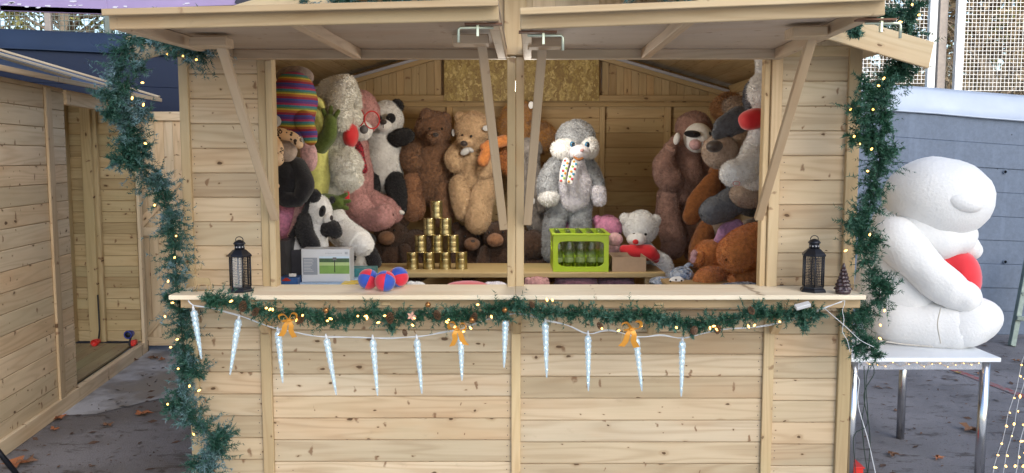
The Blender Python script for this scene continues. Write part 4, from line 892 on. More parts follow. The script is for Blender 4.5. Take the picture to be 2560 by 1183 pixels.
for k, pts in enumerate(([(1416, 402, 9, -.16), (1409, 428, 9, -.205), (1406, 452, 8, -.225)], [(1438, 404, 8, -.18), (1431, 430, 9, -.215), (1425, 454, 8, -.23)])):
    s_ = t.L('ribbon', WHITE, pts, fz=0, flat=.35, lump=0)
    for j in range(9):
        f_ = j/8; x = pts[0][0]+(pts[2][0]-pts[0][0])*f_+(3.5 if j % 2 else -3.5); y = pts[0][1]+(pts[2][1]-pts[0][1])*f_; q = pts[0][3]+(pts[1][3]-pts[0][3])*min(1, f_*2)+(pts[2][3]-pts[1][3])*max(0, f_*2-1)
        if k+j < 99: 
            DOT = globals().setdefault('DOTS', [plain('dot_'+n_, c_, .6, var=0) for n_, c_ in (('red', (.6, .05, .08)), ('orange', (.75, .3, .03)), ('blue', (.06, .3, .5)), ('lime', (.3, .5, .08)))])
            t.E('dot', DOT[(j+k) % 4], x, y, 3.2, 3.2, q-.012, rd=.004, fz=0, par=s_, lump=0)
a = t.L('arm', GREYF, [(1392, 412, 22, -.04), (1372, 450, 25, -.08), (1368, 480, 24, -.10)]); t.E('paw', WHITE, 1372, 495, 25, 21, -.13, par=a)
a = t.L('arm', GREYF, [(1466, 408, 19, -.02), (1484, 440, 22, -.05), (1492, 470, 20, -.07)]); t.L('paw', LILAC, [(1494, 478, 19, -.09), (1499, 500, 16, -.1)], par=a)
t.L('leg', GREYF, [(1398, 520, 28, -.03), (1386, 570, 26, -.05), (1382, 630, 25, -.06)]); t.L('leg', GREYF, [(1452, 520, 27, -.03), (1452, 560, 26, -.05), (1450, 610, 24, -.05)])
# small pink bears, white bear
t = facebear(1437, 582, 5.62, .85, 'candy pink teddy bear whose head top shows just above the green crate', PINKH, PINKL)
t = Toy('teddy_bear', 'candy pink teddy bear with a pale snout peeping out right of the green crate', 'teddy bear', 1520, 650, 5.58, fuzz=.006)
h = t.E('head', PINKH, 1521, 572, 34, 34); t.E('ear', PINKH, 1493, 551, 12, 13, par=h); t.E('muzzle', PINKL, 1537, 598, 20, 17, -.16, par=h, fz=.004); t.E('eye', GLOSS, 1530, 586, 3, 3, -.165, par=h, fz=0); t.E('eye', GLOSS, 1549, 584, 3, 3, -.12, par=h, fz=0); t.E('torso', PINKL, 1524, 632, 34, 32)
t = Toy('teddy_bear', 'fluffy white teddy bear with red nose and red heart behind the small cardboard box', 'teddy bear', 1610, 680, 5.50, fuzz=.012, lump=.05)
h = t.E('head', WHITE, 1600, 568, 42, 40); t.E('ear', WHITE, 1563, 547, 12, 13, par=h); t.E('ear', WHITE, 1640, 550, 12, 13, par=h); t.E('muzzle', WHITE, 1591, 598, 24, 17, -.14, par=h, rd=.08, fz=.006); t.E('nose', REDF, 1589, 605, 8, 7, -.22, par=h, fz=0)
for x in (1585, 1614): t.E('eye', GLOSS, x, 586, 3.4, 3.4, -.16, par=h, fz=0)
t.E('torso', WHITE, 1604, 640, 40, 36, .02); t.L('heart', REDP, [(1560, 624, 12, -.16), (1585, 628, 17, -.18), (1620, 632, 21, -.18), (1636, 642, 15, -.17), (1640, 650, 8, -.16)], fz=.002, lump=0)
t.L('leg', WHITE, [(1632, 640, 16, -.04), (1656, 658, 22, -.12), (1668, 684, 22, -.14)]); t.L('leg', WHITE, [(1650, 690, 20, -.15), (1672, 712, 22, -.15)])
# sloth
t = Toy('sloth_plush', 'mauve brown sloth with a white face waving one arm on the back wall', 'sloth plush', 1700, 650, 5.90, fuzz=.011, lump=.04)
h = t.E('head', SLOTH, 1734, 318, 45, 40, rot=-5); t.E('face', WHITE, 1745, 345, 36, 37, -.13, par=h, rd=.08, fz=.003, lump=0); e = t.E('eye_patch', BLACKF, 1731, 335, 21, 9, -.215, par=h, rd=.02, fz=.002, rot=-4, lump=0); t.E('eye', GLOSS, 1736, 334, 4, 4, -.24, par=h, fz=0)
t.E('eye_patch', BLACKF, 1771, 336, 8, 8, -.17, par=h, rd=.02, fz=.002); t.E('muzzle', PINKL, 1738, 362, 15, 14, -.20, par=h, rd=.04, fz=.002); t.E('nose', SLOTH, 1764, 356, 6, 5, -.22, par=h, fz=.002)
t.L('torso', SLOTH, [(1712, 385, 40), (1712, 440, 48), (1700, 480, 44)]); a = t.L('arm', SLOTH, [(1688, 350, 13, -.14), (1672, 378, 18, -.15), (1660, 415, 29, -.14), (1672, 445, 34, -.12), (1690, 452, 28, -.08)])
t.E('palm', WHITE, 1692, 347, 8, 15, -.19, par=a, rd=.02, rot=-12, fz=.002); 
for x0, y0, x1, y1 in ((1668, 366, 1680, 371), (1672, 372, 1684, 376)): t.L('claw', SLOTH, [(x0, y0, 5, -.2), (x1, y1, 5, -.21)], par=a, fz=.003)
t.L('arm', SLOTH, [(1752, 390, 20, .02), (1764, 425, 23, .02), (1760, 460, 22, .02)])
t.L('leg', SLOTH, [(1670, 490, 28, -.08), (1672, 550, 31, -.12), (1684, 600, 32, -.14), (1682, 618, 30, -.15)]); t.L('leg', SLOTH, [(1722, 510, 30, .0), (1728, 570, 28, .0), (1736, 620, 24, .0), (1734, 632, 22, .0)])
# right side cluster
t = Toy('dog_plush', 'big slate grey plush dog with taupe snout in the right corner', 'plush toy', 1830, 560, 5.10, fuzz=.008)
h = t.E('head', TAUPE, 1842, 365, 58, 60, .12); t.E('muzzle', TAUPE, 1800, 378, 44, 44, -.10, par=h, rd=.13); t.E('nose', NOSE, 1786, 366, 20, 15, -.25, par=h, fz=0, rd=.05, rot=8); t.L('ear', DGREY, [(1876, 296, 24, -.10), (1845, 300, 34, -.16), (1812, 318, 30, -.18), (1800, 332, 22, -.18)], par=h, flat=.5)
t.E('torso', DGREY, 1880, 450, 62, 90, .12); t.L('arm', DGREY, [(1850, 430, 26, -.02), (1862, 480, 36, -.08), (1820, 512, 36, -.14), (1782, 528, 35, -.18)]); t.E('paw', TAUPE, 1872, 487, 48, 32, -.22, rd=.09); t.E('torso', DGREY, 1893, 520, 30, 40, -.05) if False else None
t = Toy('dog_plush', 'rust brown long eared plush dog between the sloth and the grey dog', 'plush toy', 1760, 640, 5.50, fuzz=.006)
t.L('ear', RUSTF, [(1794, 432, 16), (1775, 465, 26), (1748, 510, 32), (1730, 540, 24)], flat=.5); t.E('torso', TAUPE, 1790, 560, 46, 70, .05); t.L('leg', RUSTF, [(1772, 570, 24, -.02), (1752, 610, 28, -.06), (1748, 650, 28, -.08)]); t.E('head', RUSTF, 1815, 440, 44, 50, .15)
t = Toy('lion_plush', 'shaggy light brown plush high in the right corner behind the grey dog', 'plush toy', 1815, 300, 5.75, fuzz=.022, shag=.8, lump=.07)
t.E('mane', fur('light_brown_mane', (.36, .18, .07), (.16, .075, .03), scale=18), 1822, 272, 42, 38); t.E('head', TAUPE, 1838, 268, 28, 24, -.1)
t = Toy('rabbit_plush', 'small lilac pink plush wedged above the orange bear in the right corner', 'plush toy', 1818, 610, 4.98, fuzz=.005)
t.L('ear', fur('lilac_pink_plush', (.60, .33, .55)), [(1842, 566, 17), (1818, 580, 22), (1800, 604, 16)], flat=.6); t.E('head', fur('lilac_pink_plush', (.60, .33, .55)), 1838, 604, 24, 26, .06)
t.L('ribbon', GREENF, [(1872, 560, 3, .02), (1858, 582, 3, .02)], fz=0); t.E('torso', TAUPE, 1880, 572, 32, 26, .1)
t = Toy('teddy_bear', 'huge ginger orange teddy bear seated in the right corner, round foot forward', 'teddy bear', 1840, 718, 4.72, fuzz=.009, dens=70000)
t.E('torso', ORANGE, 1872, 655, 60, 80, .30); t.E('head', ORANGE, 1775, 640, 42, 40, .28); t.L('ear', ORANGE, [(1748, 640, 13, .20), (1742, 652, 13, .19)]); t.L('ear_lining', PINKL, [(1735, 632, 7, .17), (1733, 650, 8, .17)], flat=.5)
t.L('leg', ORANGE, [(1892, 610, 52, .05), (1858, 622, 54, -.02), (1842, 632, 50, -.06)]); t.L('leg', ORANGE, [(1815, 690, 26, .12), (1778, 694, 30, .05), (1764, 700, 30, .0)]); t.L('arm', ORANGE, [(1900, 685, 32, .05), (1860, 695, 26, 0), (1838, 705, 20, -.02)])
t = Toy('dog_plush', 'white plush dog with big red bow hanging beside the right opening post', 'plush toy', 1870, 470, 4.72, fuzz=.012)
h = t.E('head', WHITE, 1915, 232, 46, 52); t.L('ear', WHITE, [(1912, 150, 22, 0), (1918, 190, 26, 0), (1920, 220, 20, 0)], par=h); t.E('ear', DGREY, 1873, 245, 13, 38, .04, par=h)
t.E('bow', REDP, 1882, 298, 34, 26, -.10, rd=.07, fz=.002, rot=18, pw=.85); t.E('bow_knot', REDP, 1914, 296, 16, 22, -.13, rd=.05, fz=.002)
t.L('torso', WHITE, [(1908, 340, 36, 0), (1898, 385, 44, 0), (1888, 425, 46, 0)]); l = t.L('leg', WHITE, [(1885, 400, 34, -.08), (1858, 425, 34, -.12), (1832, 434, 32, -.15)])
c = P(1841, 459, 4.44); mb = MB(); mb.tube([c+Vector((math.cos(a)*.018, 0, math.sin(a)*.012)) for a in [k*6.283/14 for k in range(15)]], .0012, 5, cap=False); BW(mb, 'stitched_heart', REDF, l)
# lower clutter behind the counter
FOIL = None
def foil():
    m, nt, bs = newmat('crinkled_clear_film'); tc = nd(nt, 'TexCoord').outputs['Object']; v = nd(nt, 'TexVoronoi', {'Vector': tc, 'Scale': 38.0}, feature='F1'); n = noise(nt, tc, 30, 4, .7)
    c = mix(nt, mapr(nt, n, .4, .6, 0, 1), (.62, .68, .78), (.16, .25, .42)); nt.links.new(c, bs.inputs['Base Color']); bs.inputs['Roughness'].default_value = .16; bump(nt, bs, math_(nt, 'ADD', v.outputs['Distance'], n), 1.0, .02); bs.inputs['Alpha'].default_value = .82; return m
FOIL = foil()
t = Toy('wrapped_plush', 'spotted white plush in clear crinkled film at the right end of the bench', 'wrapped toy', 1690, 714, 4.85, fuzz=0, lump=.12)
t.E('wrapping', FOIL, 1700, 692, 32, 24, rd=.08, rot=15); t.E('head', WHITE, 1690, 706, 20, 14, -.10, fz=.004)
for i, (x, y) in enumerate(((1682, 708), (1690, 700), (1699, 708), (1694, 714), (1704, 702), (1676, 704))): t.E('spot', GLOSS if i % 3 else BLUEEYE, x, y, 2.6, 2.4, -.17, rd=.01, fz=0)
t.E('wrapping', FOIL, 1652, 706, 30, 16, .02, rd=.08); t.L('wrapping', FOIL, [(1712, 672, 8, .02), (1722, 662, 6, .02), (1730, 664, 4, .02)])
t = Toy('film_bag', 'flat clear blue printed plastic bag lying at the foot of the orange bear', 'plastic bag', 1850, 718, 4.42, fuzz=0, lump=.1); t.E('bag', FOIL, 1850, 716, 52, 7, rd=.08)
for (x, y, rx, ry, mt, lab, dd) in ((1342, 712, 32, 20, PINKF, 'dull pink plush low behind the counter just right of the centre post', 5.0), (1440, 712, 56, 22, fur('plum_fur', (.16, .07, .10)), 'dark plum plush low behind the counter under the green crate', 5.1), (1540, 712, 48, 22, fur('dusty_plum_fur', (.20, .10, .13)), 'dusty plum plush low behind the counter under the small cardboard box', 5.15)):
    t = Toy('plush_toy', lab, 'plush toy', x, y+12, dd, fuzz=.007); t.E('head', mt, x, y, rx, ry); t.E('ear', mt, x-rx*.7, y-ry*.6, rx*.25, ry*.35); t.E('ear', mt, x+rx*.7, y-ry*.6, rx*.25, ry*.35)
t = Toy('plush_toy', 'lowest white plush lying behind the counter right of the coloured balls', 'plush toy', 1045, 716, 4.55, fuzz=.006); t.E('torso', WHITE, 1045, 716, 20, 12); t.E('head', WHITE, 1028, 712, 12, 9)
t = Toy('cushion', 'bright red round cushion just showing over the counter edge left of the centre post', 'cushion', 1168, 716, 4.5, fuzz=0, lump=.01); t.E('cover', REDP, 1168, 716, 54, 12, rd=.12)
t = Toy('plush_toy', 'pale grey plush low behind the counter right of the red cushion', 'plush toy', 1240, 718, 4.6, fuzz=.006); t.E('torso', LILAC, 1242, 716, 28, 12); t.E('head', LILAC, 1222, 714, 12, 9)
# ================================================================== THINGS ON THE BENCH
TIN = plain('gold_lacquered_tin', (.46, .38, .19), .30, 1.0, var=.12, vscale=18); TINR = plain('bright_tin_rim', (.68, .60, .34), .2, 1.0, var=.05)
can0 = thing('tin_can', 'gold tin can', 'can', (0, 0, 0), 'gold tin cans stacked in a pyramid')
mb = MB(); r_ = .0375
prof = [(r_*.97, 0.004)]+[(r_-(.0011 if (k % 2 and (4 < k < 9 or 14 < k < 19)) else 0), .006+k*.0040) for k in range(24)]+[(r_*.97, .103)]
mb.lathe(prof, seg=28); BW(mb, 'can_body', TIN, can0)
for z in (.0, .1015): mb = MB(); mb.lathe([(r_*.96, z), (r_*1.03, z+.0006), (r_*1.03, z+.004), (r_*.96, z+.005)], seg=28); BW(mb, 'rim', TINR, can0)
first = True; ROWN = ['bottom', 'second', 'third', 'top']; yc0 = .93+.17
pos_n = {4: ['leftmost', 'second from the left', 'third from the left', 'rightmost'], 3: ['left', 'middle', 'right'], 2: ['left', 'right'], 1: ['']}
for row, n in enumerate((4, 3, 2, 1)):
    for k in range(n):
        x = P(1093, 600, 5.2).x+(k-(n-1)/2)*.101+RNG.uniform(-.003, .003)
        z = zb_+.0005+row*.1058; q = can0 if first else copy_tree(can0); first = False
        q.location = (x, yc0+RNG.uniform(-.006, .006), z)
        q['label'] = 'gold tin can on top of the can pyramid' if n == 1 else f'gold tin can, {pos_n[n][k]} in the {["bottom", "second", "third"][row]} row of the can pyramid'
# green crate of bottles
GRN = plain('lime_green_plastic', (.40, .56, .02), .38, spec=.5, var=.05, vscale=8); GL = plain('clear_bottle_glass', (.88, .96, .92), .03, var=0, trans=1.0, alpha=.45); GLD = plain('bottle_label', (.22, .30, .10), .5, var=.6, vscale=60); 
cr = thing('bottle_crate', 'lime green plastic crate full of empty clear glass bottles on the bench', 'crate', (P(1452, 678, 5.06).x, .96, zb_+.0005))
cx, cy, cz = cr.location; W_, D_, H_ = .338, .36, .222; x0, x1, y0, y1 = cx-W_/2, cx+W_/2, cy, cy+D_
def crate_side(a, b, outn, lo, hi):     # wall from a to b with a rounded window
    a, b, outn = Vector(a), Vector(b), Vector(outn); u = (b-a); Lw = u.length; u.normalize(); mb = MB(); N_ = 24
    outer, inner = [], []
    hx0, hx1, hz0, hz1 = lo[0], Lw-lo[0], lo[1], hi
    for k in range(N_):
        t_ = k/N_*2*math.pi; c, s = math.cos(t_), math.sin(t_); px = Lw/2+(Lw/2)*max(-1, min(1, c*1.42)); pz = H_/2+(H_/2)*max(-1, min(1, s*1.42)); outer.append((px, pz))
        m_ = lambda v: math.copysign(abs(v)**.30, v); ix = (hx0+hx1)/2+(hx1-hx0)/2*max(-1, min(1, m_(c)*1.02)); iz = (hz0+hz1)/2+(hz1-hz0)/2*max(-1, min(1, m_(s)*1.02))
        if s < -.5: iz -= .006*math.cos((px-Lw/2)/Lw*math.pi)
        inner.append((ix, iz))
    Z = Vector((0, 0, cz)); w3 = lambda p, o_: a+u*p[0]+Vector((0, 0, p[1]))+outn*o_
    vs = [w3(p, 0) for p in outer]+[w3(p, 0) for p in inner]+[w3(p, -.012) for p in outer]+[w3(p, -.012) for p in inner]; fs = []
    for k in range(N_):
        j = (k+1) % N_; fs += [(k, j, N_+j, N_+k), (2*N_+k, 3*N_+k, 3*N_+j, 2*N_+j), (N_+k, N_+j, 3*N_+j, 3*N_+k), (k, 2*N_+k, 2*N_+j, j)]
    mb.add(vs, fs); return mb
BW(crate_side((x0, y0, cz), (x1, y0, cz), (0, -1, 0), (.030, .036), .186), 'crate_front', GRN, cr, .0015)
BW(crate_side((x1, y1, cz), (x0, y1, cz), (0, 1, 0), (.030, .036), .186), 'crate_back', GRN, cr, .0015)
BW(crate_side((x0, y1-.0125, cz), (x0, y0+.0125, cz), (-1, 0, 0), (.08, .12), .175), 'crate_end', GRN, cr, .0015)
BW(crate_side((x1, y0+.0125, cz), (x1, y1-.0125, cz), (1, 0, 0), (.08, .12), .175), 'crate_end', GRN, cr, .0015)
mb = MB(); mb.box((x0+.013, y0+.013, cz+.002), (x1-.013, y1-.013, cz+.01))
for k in range(1, 5): mb.box((x0+k*W_/5-.001, y0+.014, cz+.011), (x0+k*W_/5+.001, y1-.014, cz+.05), axis=1)
for k in range(1, 4): mb.box((x0+.014, y0+k*D_/4-.001, cz+.051), (x1-.014, y0+k*D_/4+.001, cz+.09))
BW(mb, 'crate_grid', GRN, cr)
mb = MB(); rim = .008
for lo, hi in (((x0-rim, y0-rim, cz+H_), (x1+rim, y0+.014, cz+H_+.012)), ((x0-rim, y1-.014, cz+H_), (x1+rim, y1+rim, cz+H_+.012)), ((x0-rim, y0+.0145, cz+H_), (x0+.012, y1-.0145, cz+H_+.012)), ((x1-.012, y0+.0145, cz+H_), (x1+rim, y1-.0145, cz+H_+.012))): mb.box(lo, hi)
BW(mb, 'crate_rim', GRN, cr, .002)
b0 = thing('glass_bottle', 'empty clear glass bottle standing in the lime green crate', 'bottle', (0, 0, 0), 'empty bottles in the green crate')
mb = MB(); mb.lathe([(.026, 0), (.029, .004), (.029, .125), (.026, .150), (.014, .185), (.0125, .215), (.0145, .217), (.0145, .228), (.011, .230), (.010, .2295), (.010, .21), (.012, .185), (.0235, .150), (.0265, .125), (.0265, .008)], seg=16); BW(mb, 'bottle_glass', GL, b0)
mb = MB(); mb.lathe([(.0293, .045), (.0295, .046), (.0295, .072), (.0293, .073)], seg=16); BW(mb, 'bottle_label', GLD, b0)
for i in range(5):
    for j in range(4):
        q = b0 if i+j == 0 else copy_tree(b0); q.location = (x0+(i+.5)*W_/5, y0+(j+.5)*D_/4, cz+.0105)
# cardboard box
CARD = plain('brown_cardboard', (.42, .29, .19), .8, var=.1, vscale=20); CARDI = plain('cardboard_inside', (.36, .25, .17), .85, var=.1)
bx0, bx1 = P(1531, 660, 5.06).x, P(1616, 660, 5.06).x; t = thing('cardboard_box', 'small open brown cardboard box right of the green crate on the bench', 'box', ((bx0+bx1)/2, 1.0, zb_+.0005)); z0 = zb_+.0005; z1 = z0+.088; ya, yb = .97, 1.20
for nme, lo, hi in (('box_front', (bx0, ya, z0), (bx1, ya+.004, z1)), ('box_back', (bx0, yb-.004, z0), (bx1, yb, z1+.004)), ('box_side', (bx0, ya+.0045, z0), (bx0+.004, yb-.0045, z1)), ('box_side', (bx1-.004, ya+.0045, z0), (bx1, yb-.0045, z1)), ('box_base', (bx0+.0045, ya+.0045, z0), (bx1-.0045, yb-.0045, z0+.003))):
    mb = MB(); mb.box(lo, hi); BW(mb, nme, CARD if nme != 'box_base' else CARDI, t)
mb = MB(); mb.hexa([(bx1+.0005, ya+.01, z1-.002), (bx1+.0005, yb-.01, z1-.002), (bx1+.075, yb-.01, z1-.055), (bx1+.075, ya+.01, z1-.055), (bx1+.0005, ya+.01, z1+.001), (bx1+.0005, yb-.01, z1+.001), (bx1+.075, yb-.01, z1-.052), (bx1+.075, ya+.01, z1-.052)]); BW(mb, 'box_flap', CARD, t)
mb = MB(); mb.hexa([(bx0-.001, ya+.01, z1-.002), (bx0-.001, yb-.01, z1-.002), (bx0-.025, yb-.01, z1-.075), (bx0-.025, ya+.01, z1-.075), (bx0-.001, ya+.01, z1+.001), (bx0-.001, yb-.01, z1+.001), (bx0-.025, yb-.01, z1-.072), (bx0-.025, ya+.01, z1-.072)]); BW(mb, 'box_flap', CARD, t)

# ================================================================== GAME BOXES, LEFT
zt_ = 1.0155
def carton(name, label, cat, xa, xb, d, z0, h, dep, mat, rz=0):
    x0 = P(xa, 680, d).x; x1 = P(xb, 680, d).x; y = CY+d
    t = thing(name, label, cat, ((x0+x1)/2, y, z0)); mb = MB(); mb.box((x0, y, z0), (x1, y+dep, z0+h)); BW(mb, 'carton', mat, t, .0015); return t, x0, x1, y
WPR = plain('white_grey_print', (.52, .55, .60), .35, var=.04, coat=.3)
zb1 = P(800, 705, 4.42).z
t, x0, x1, y = carton('toy_carton', 'flat blue and white toy carton lying under the large printed game box', 'box', 700, 880, 4.40, zt_, zb1-zt_-.001, .26, plain('pale_blue_print', (.35, .48, .66), .4, var=.25, vscale=10))
t, x0, x1, y = carton('game_box', 'pale grey game box printed with a green lawn picture beside the coloured balls', 'box', 754, 875, 4.42, zb1, .175, .12, WPR)
def printq(name, mat, fx0, fz0, fx1, fz1, off=.0012):
    mb = MB(); a = x0+(x1-x0)*fx0; b = x0+(x1-x0)*fx1; c = zb1+.175*fz0; d_ = zb1+.175*fz1; mb.hexa([(a, y-.0001, c), (b, y-.0001, c), (b, y-.0001, d_), (a, y-.0001, d_), (a, y-off, c), (b, y-off, c), (b, y-off, d_), (a, y-off, d_)]); return BW(mb, name, mat, t)
printq('picture_lawn', plain('printed_lawn', (.16, .30, .07), .35, var=.25, vscale=16), .37, .25, .99, .50); printq('picture_far_lawn', plain('printed_pale_lawn', (.34, .46, .20), .35, var=.1), .37, .5005, .99, .60); printq('picture_trees', plain('printed_trees', (.035, .08, .035), .35, var=.5, vscale=45), .37, .6005, .99, .72); printq('picture_sky', plain('printed_sky', (.45, .58, .70), .35, var=.1), .37, .7205, .99, .78)
printq('picture_pole', GLOSS, .68, .30, .695, .66, .002); printq('picture_board', PGREY, .65, .6605, .725, .75, .002); printq('text_panel', plain('grey_text_panel', (.22, .25, .30), .4, var=.1), .03, .22, .33, .74)
mb = MB(); 
for k in range(9): a = x0+(x1-x0)*.05; b = x0+(x1-x0)*(.05+.22*random.uniform(.6, 1)); z = zb1+.175*(.68-k*.045); mb.box((a, y-.0022, z), (b, y-.0013, z+.0022))
BW(mb, 'printed_text_lines', plain('pale_print', (.5, .53, .58), .5, var=0), t)
mb = MB(); z = zb1+.175*.86
for k in range(13): a = x0+(x1-x0)*(.50+.027*k); mb.box((a, y-.001, z), (a+.0035, y-.0001, z+random.uniform(.004, .006)))
mb.box((x0+(x1-x0)*.90, y-.001, z-.003), (x0+(x1-x0)*.96, y-.0001, z+.010)); BW(mb, 'printed_title', plain('grey_print', (.30, .33, .38), .5, var=0), t)
t, x0, x1, y = carton('game_box', 'tall black box leaning against the left opening post behind the toy car box', 'box', 692, 716, 4.55, zt_, .235, .2, DK)
t, x0, x1, y = carton('game_box', 'dark charcoal box standing behind the grey printed game box', 'box', 718, 764, 4.66, zt_, .17, .12, plain('charcoal_board', (.05, .05, .065), .5, var=.2))
t, x0, x1, y = carton('toy_car_box', 'small blue box with a red toy car picture against the left opening post', 'box', 697, 744, 4.36, zt_, .062, .10, plain('blue_print', (.03, .09, .26), .35, var=.5, vscale=30))
c = P(716, 700, 4.357); mb = MB(); mb.add([c+Vector((px*.001, 0, pz*.001)) for px, pz in ((-22, -6), (-22, 0), (-12, 4), (-6, 11), (8, 11), (14, 3), (22, 1), (22, -6))], [tuple(range(8))]); BW(mb, 'car_picture', plain('red_car_print', (.35, .03, .02), .3, var=.1), t)
mb = MB(); c2 = P(732, 686, 4.3545); mb.box((c2.x-.02, c2.y-.0005, c2.z-.012), (c2.x+.018, c2.y+.001, c2.z+.004)); BW(mb, 'printed_panel', TAGM, t)
t, x0, x1, y = carton('toy_carton', 'small yellow and blue toy carton lying between the game box and the balls', 'box', 852, 905, 4.33, zt_, .035, .12, plain('yellow_print', (.70, .50, .04), .35, var=.05))
mb = MB(); mb.box((x1-.035, y-.0012, zt_+.002), (x1-.002, y-.0001, zt_+.033)); BW(mb, 'printed_panel', plain('navy_print', (.02, .05, .25), .4, var=.1), t)
mb = MB(); c = Vector(((x0+x1)/2-.01, y-.0006, zt_+.016)); mb.add([c+Vector((math.cos(a)*.011*(1+.4*(k % 2)), 0, math.sin(a)*.006*(1+.4*(k % 2)))) for k, a in enumerate([j*6.283/10 for j in range(10)])], [tuple(range(10))]); BW(mb, 'printed_emblem', GLOSS, t)
t, x0, x1, y = carton('toy_carton', 'dark teal patterned toy carton just left of the coloured balls', 'box', 876, 936, 4.62, zt_, .075, .12, plain('teal_print', (.03, .16, .18), .4, var=.9, vscale=26))

# ================================================================== BALLS ON THE COUNTER
BR = plain('red_ball_cloth', (.60, .012, .04), .75, sheen=.4, var=.08); BBL = plain('blue_ball_cloth', (.015, .07, .42), .75, sheen=.4, var=.08)
def ball(x, y, d, label, rot, red_first=True, r=.050):
    c = P(x, y, d); c.z = zc_+r*.97; t = thing('throwing_ball', label, 'ball', (c.x, c.y, zc_), 'red and blue cloth throwing balls')
    M = Matrix.Rotation(R(rot[0]), 3, 'X') @ Matrix.Rotation(R(rot[1]), 3, 'Y') @ Matrix.Rotation(R(rot[2]), 3, 'Z'); 
    for w_ in range(4):
        vs = []; fs = []; nu, nv = 14, 10
        for i in range(nu+1):
            th = math.pi*i/nu
            for j in range(nv+1):
                ph = (w_+j/nv)*math.pi/2; e = abs(j/nv*2-1); rr_ = r*(1-.035*e**6); vs.append(M @ Vector((rr_*math.sin(th)*math.cos(ph), rr_*math.sin(th)*math.sin(ph), rr_*math.cos(th)))+c)
        for i in range(nu):
            for j in range(nv): q = i*(nv+1)+j; fs.append((q, q+nv+1, q+nv+2, q+1))
        mb = MB(); mb.add(vs, fs, smooth=True); BW(mb, 'cloth_panel', BR if (w_ % 2 == 0) == red_first else BBL, t)
ball(921, 710, 4.00, 'red and blue cloth ball, leftmost of the three on the counter', (60, 20, 75)); ball(996, 705, 4.07, 'red and blue cloth ball, rear right one of the three on the counter', (80, -30, 20), False); ball(963, 712, 3.935, 'red and blue cloth ball, front middle one of the three on the counter', (35, 10, 88), False)

# ================================================================== LANTERNS AND SMALL DECORATIONS
IRON = plain('black_lantern_metal', (.022, .024, .032), .38, .6, var=.15); WAX = plain('frosted_pane', (.75, .78, .80), .15, var=0, alpha=.22)
def grille():
    m, nt, bs = newmat('pierced_black_metal'); a = nd(nt, 'Attribute', attribute_name='wco').outputs['Vector']
    v = nd(nt, 'TexVoronoi', {'Vector': vmul(nt, a, (1, 1, 0)), 'Scale': 130.0, 'Randomness': .15}, voronoi_dimensions='2D'); al = math_(nt, 'GREATER_THAN', v.outputs['Distance'], .40)
    nt.links.new(al, bs.inputs['Alpha']); bs.inputs['Base Color'].default_value = (.022, .024, .032, 1); bs.inputs['Roughness'].default_value = .4; bs.inputs['Metallic'].default_value = .6; return m
GRI = grille()
def lantern(x, y, d, label, ph, s, clear):
    c = P(x, y, d); c.z = zc_+.0005; t = thing('lantern', label, 'lantern', c); r = .054*s; h = .150*s; hexp = lambda rr, z: [(c+Vector((rr*math.cos(a), rr*math.sin(a), z))) for a in [ph+k*math.pi/3 for k in range(6)]]
    def ring(prof, name, mat=IRON, smooth=False, seg=6):
        mb = MB(); mb.lathe([(a_*s, b_*s) for a_, b_ in prof], c, seg, smooth=smooth, ph=ph); return BW(mb, name, mat, t)
    ring([(.066, 0), (.066, .008), (.062, .014), (.055, .018), (.054, .026)], 'base')
    lo, hi = hexp(r*.97, .027*s), hexp(r*.97, (.027+.150)*s)
    for k in range(6):
        mb = MB(); mb.tube([lo[k], hi[k]], .0038*s, 6); BW(mb, 'corner_bar', IRON, t)
        a, b, c3, d3 = lo[k], lo[(k+1) % 6], hi[(k+1) % 6], hi[k]; mb = MB(); off = ((a+b)/2-c); off.z = 0; off.normalize()
        w = (b-a).length; q = [a, b, c3, d3]; 
        if k in clear: mb.add(q, [(0, 1, 2, 3)]); BW(mb, 'glass_pane', WAX, t)
        else: mb.add(q, [(0, 1, 2, 3)], ws=[(0, 0, 0), (w, 0, 0), (w, .15*s, 0), (0, .15*s, 0)]); BW(mb, 'pierced_panel', GRI, t)
    ring([(.060, .178), (.061, .186), (.056, .192), (.034, .212), (.028, .214)], 'roof')
    mb = MB(); mb.lathe([(.025*s, .2145*s), (.025*s, .240*s)], c, 12, smooth=True); BW(mb, 'chimney', IRON, t)
    mb = MB()
    for k in range(10):
        a = ph+k*math.pi/5; q = c+Vector((math.cos(a)*.0252*s, math.sin(a)*.0252*s, .227*s)); mb.lathe([(.0042*s, -.0003), (.0042*s, .0004)], q, 8, M=Vector((math.cos(a), math.sin(a), 0)).to_track_quat('Z', 'Y').to_matrix())
    BW(mb, 'vent_hole', plain('pale_inside', (.35, .35, .36), .6, var=0), t)
    ring([(.031, .2405), (.031, .245), (.022, .255), (.008, .262), (.004, .263)], 'cap', seg=12, smooth=True)
    mb = MB(); R0 = .019*s; mb.tube([c+Vector((math.cos(a)*R0, 0, .262*s+math.sin(a)*R0*.85)) for a in [k*math.pi/10 for k in range(-1, 12)]], .0022*s, 6); BW(mb, 'ring_handle', IRON, t)
lantern(602, 722, 3.93, 'black metal lantern with a clear front pane on the left end of the counter', R(0), .93, (4,)); lantern(2032, 722, 3.93, 'black metal lantern with pierced panels beside the small dark tree ornament', R(18), .95, (5, 2))
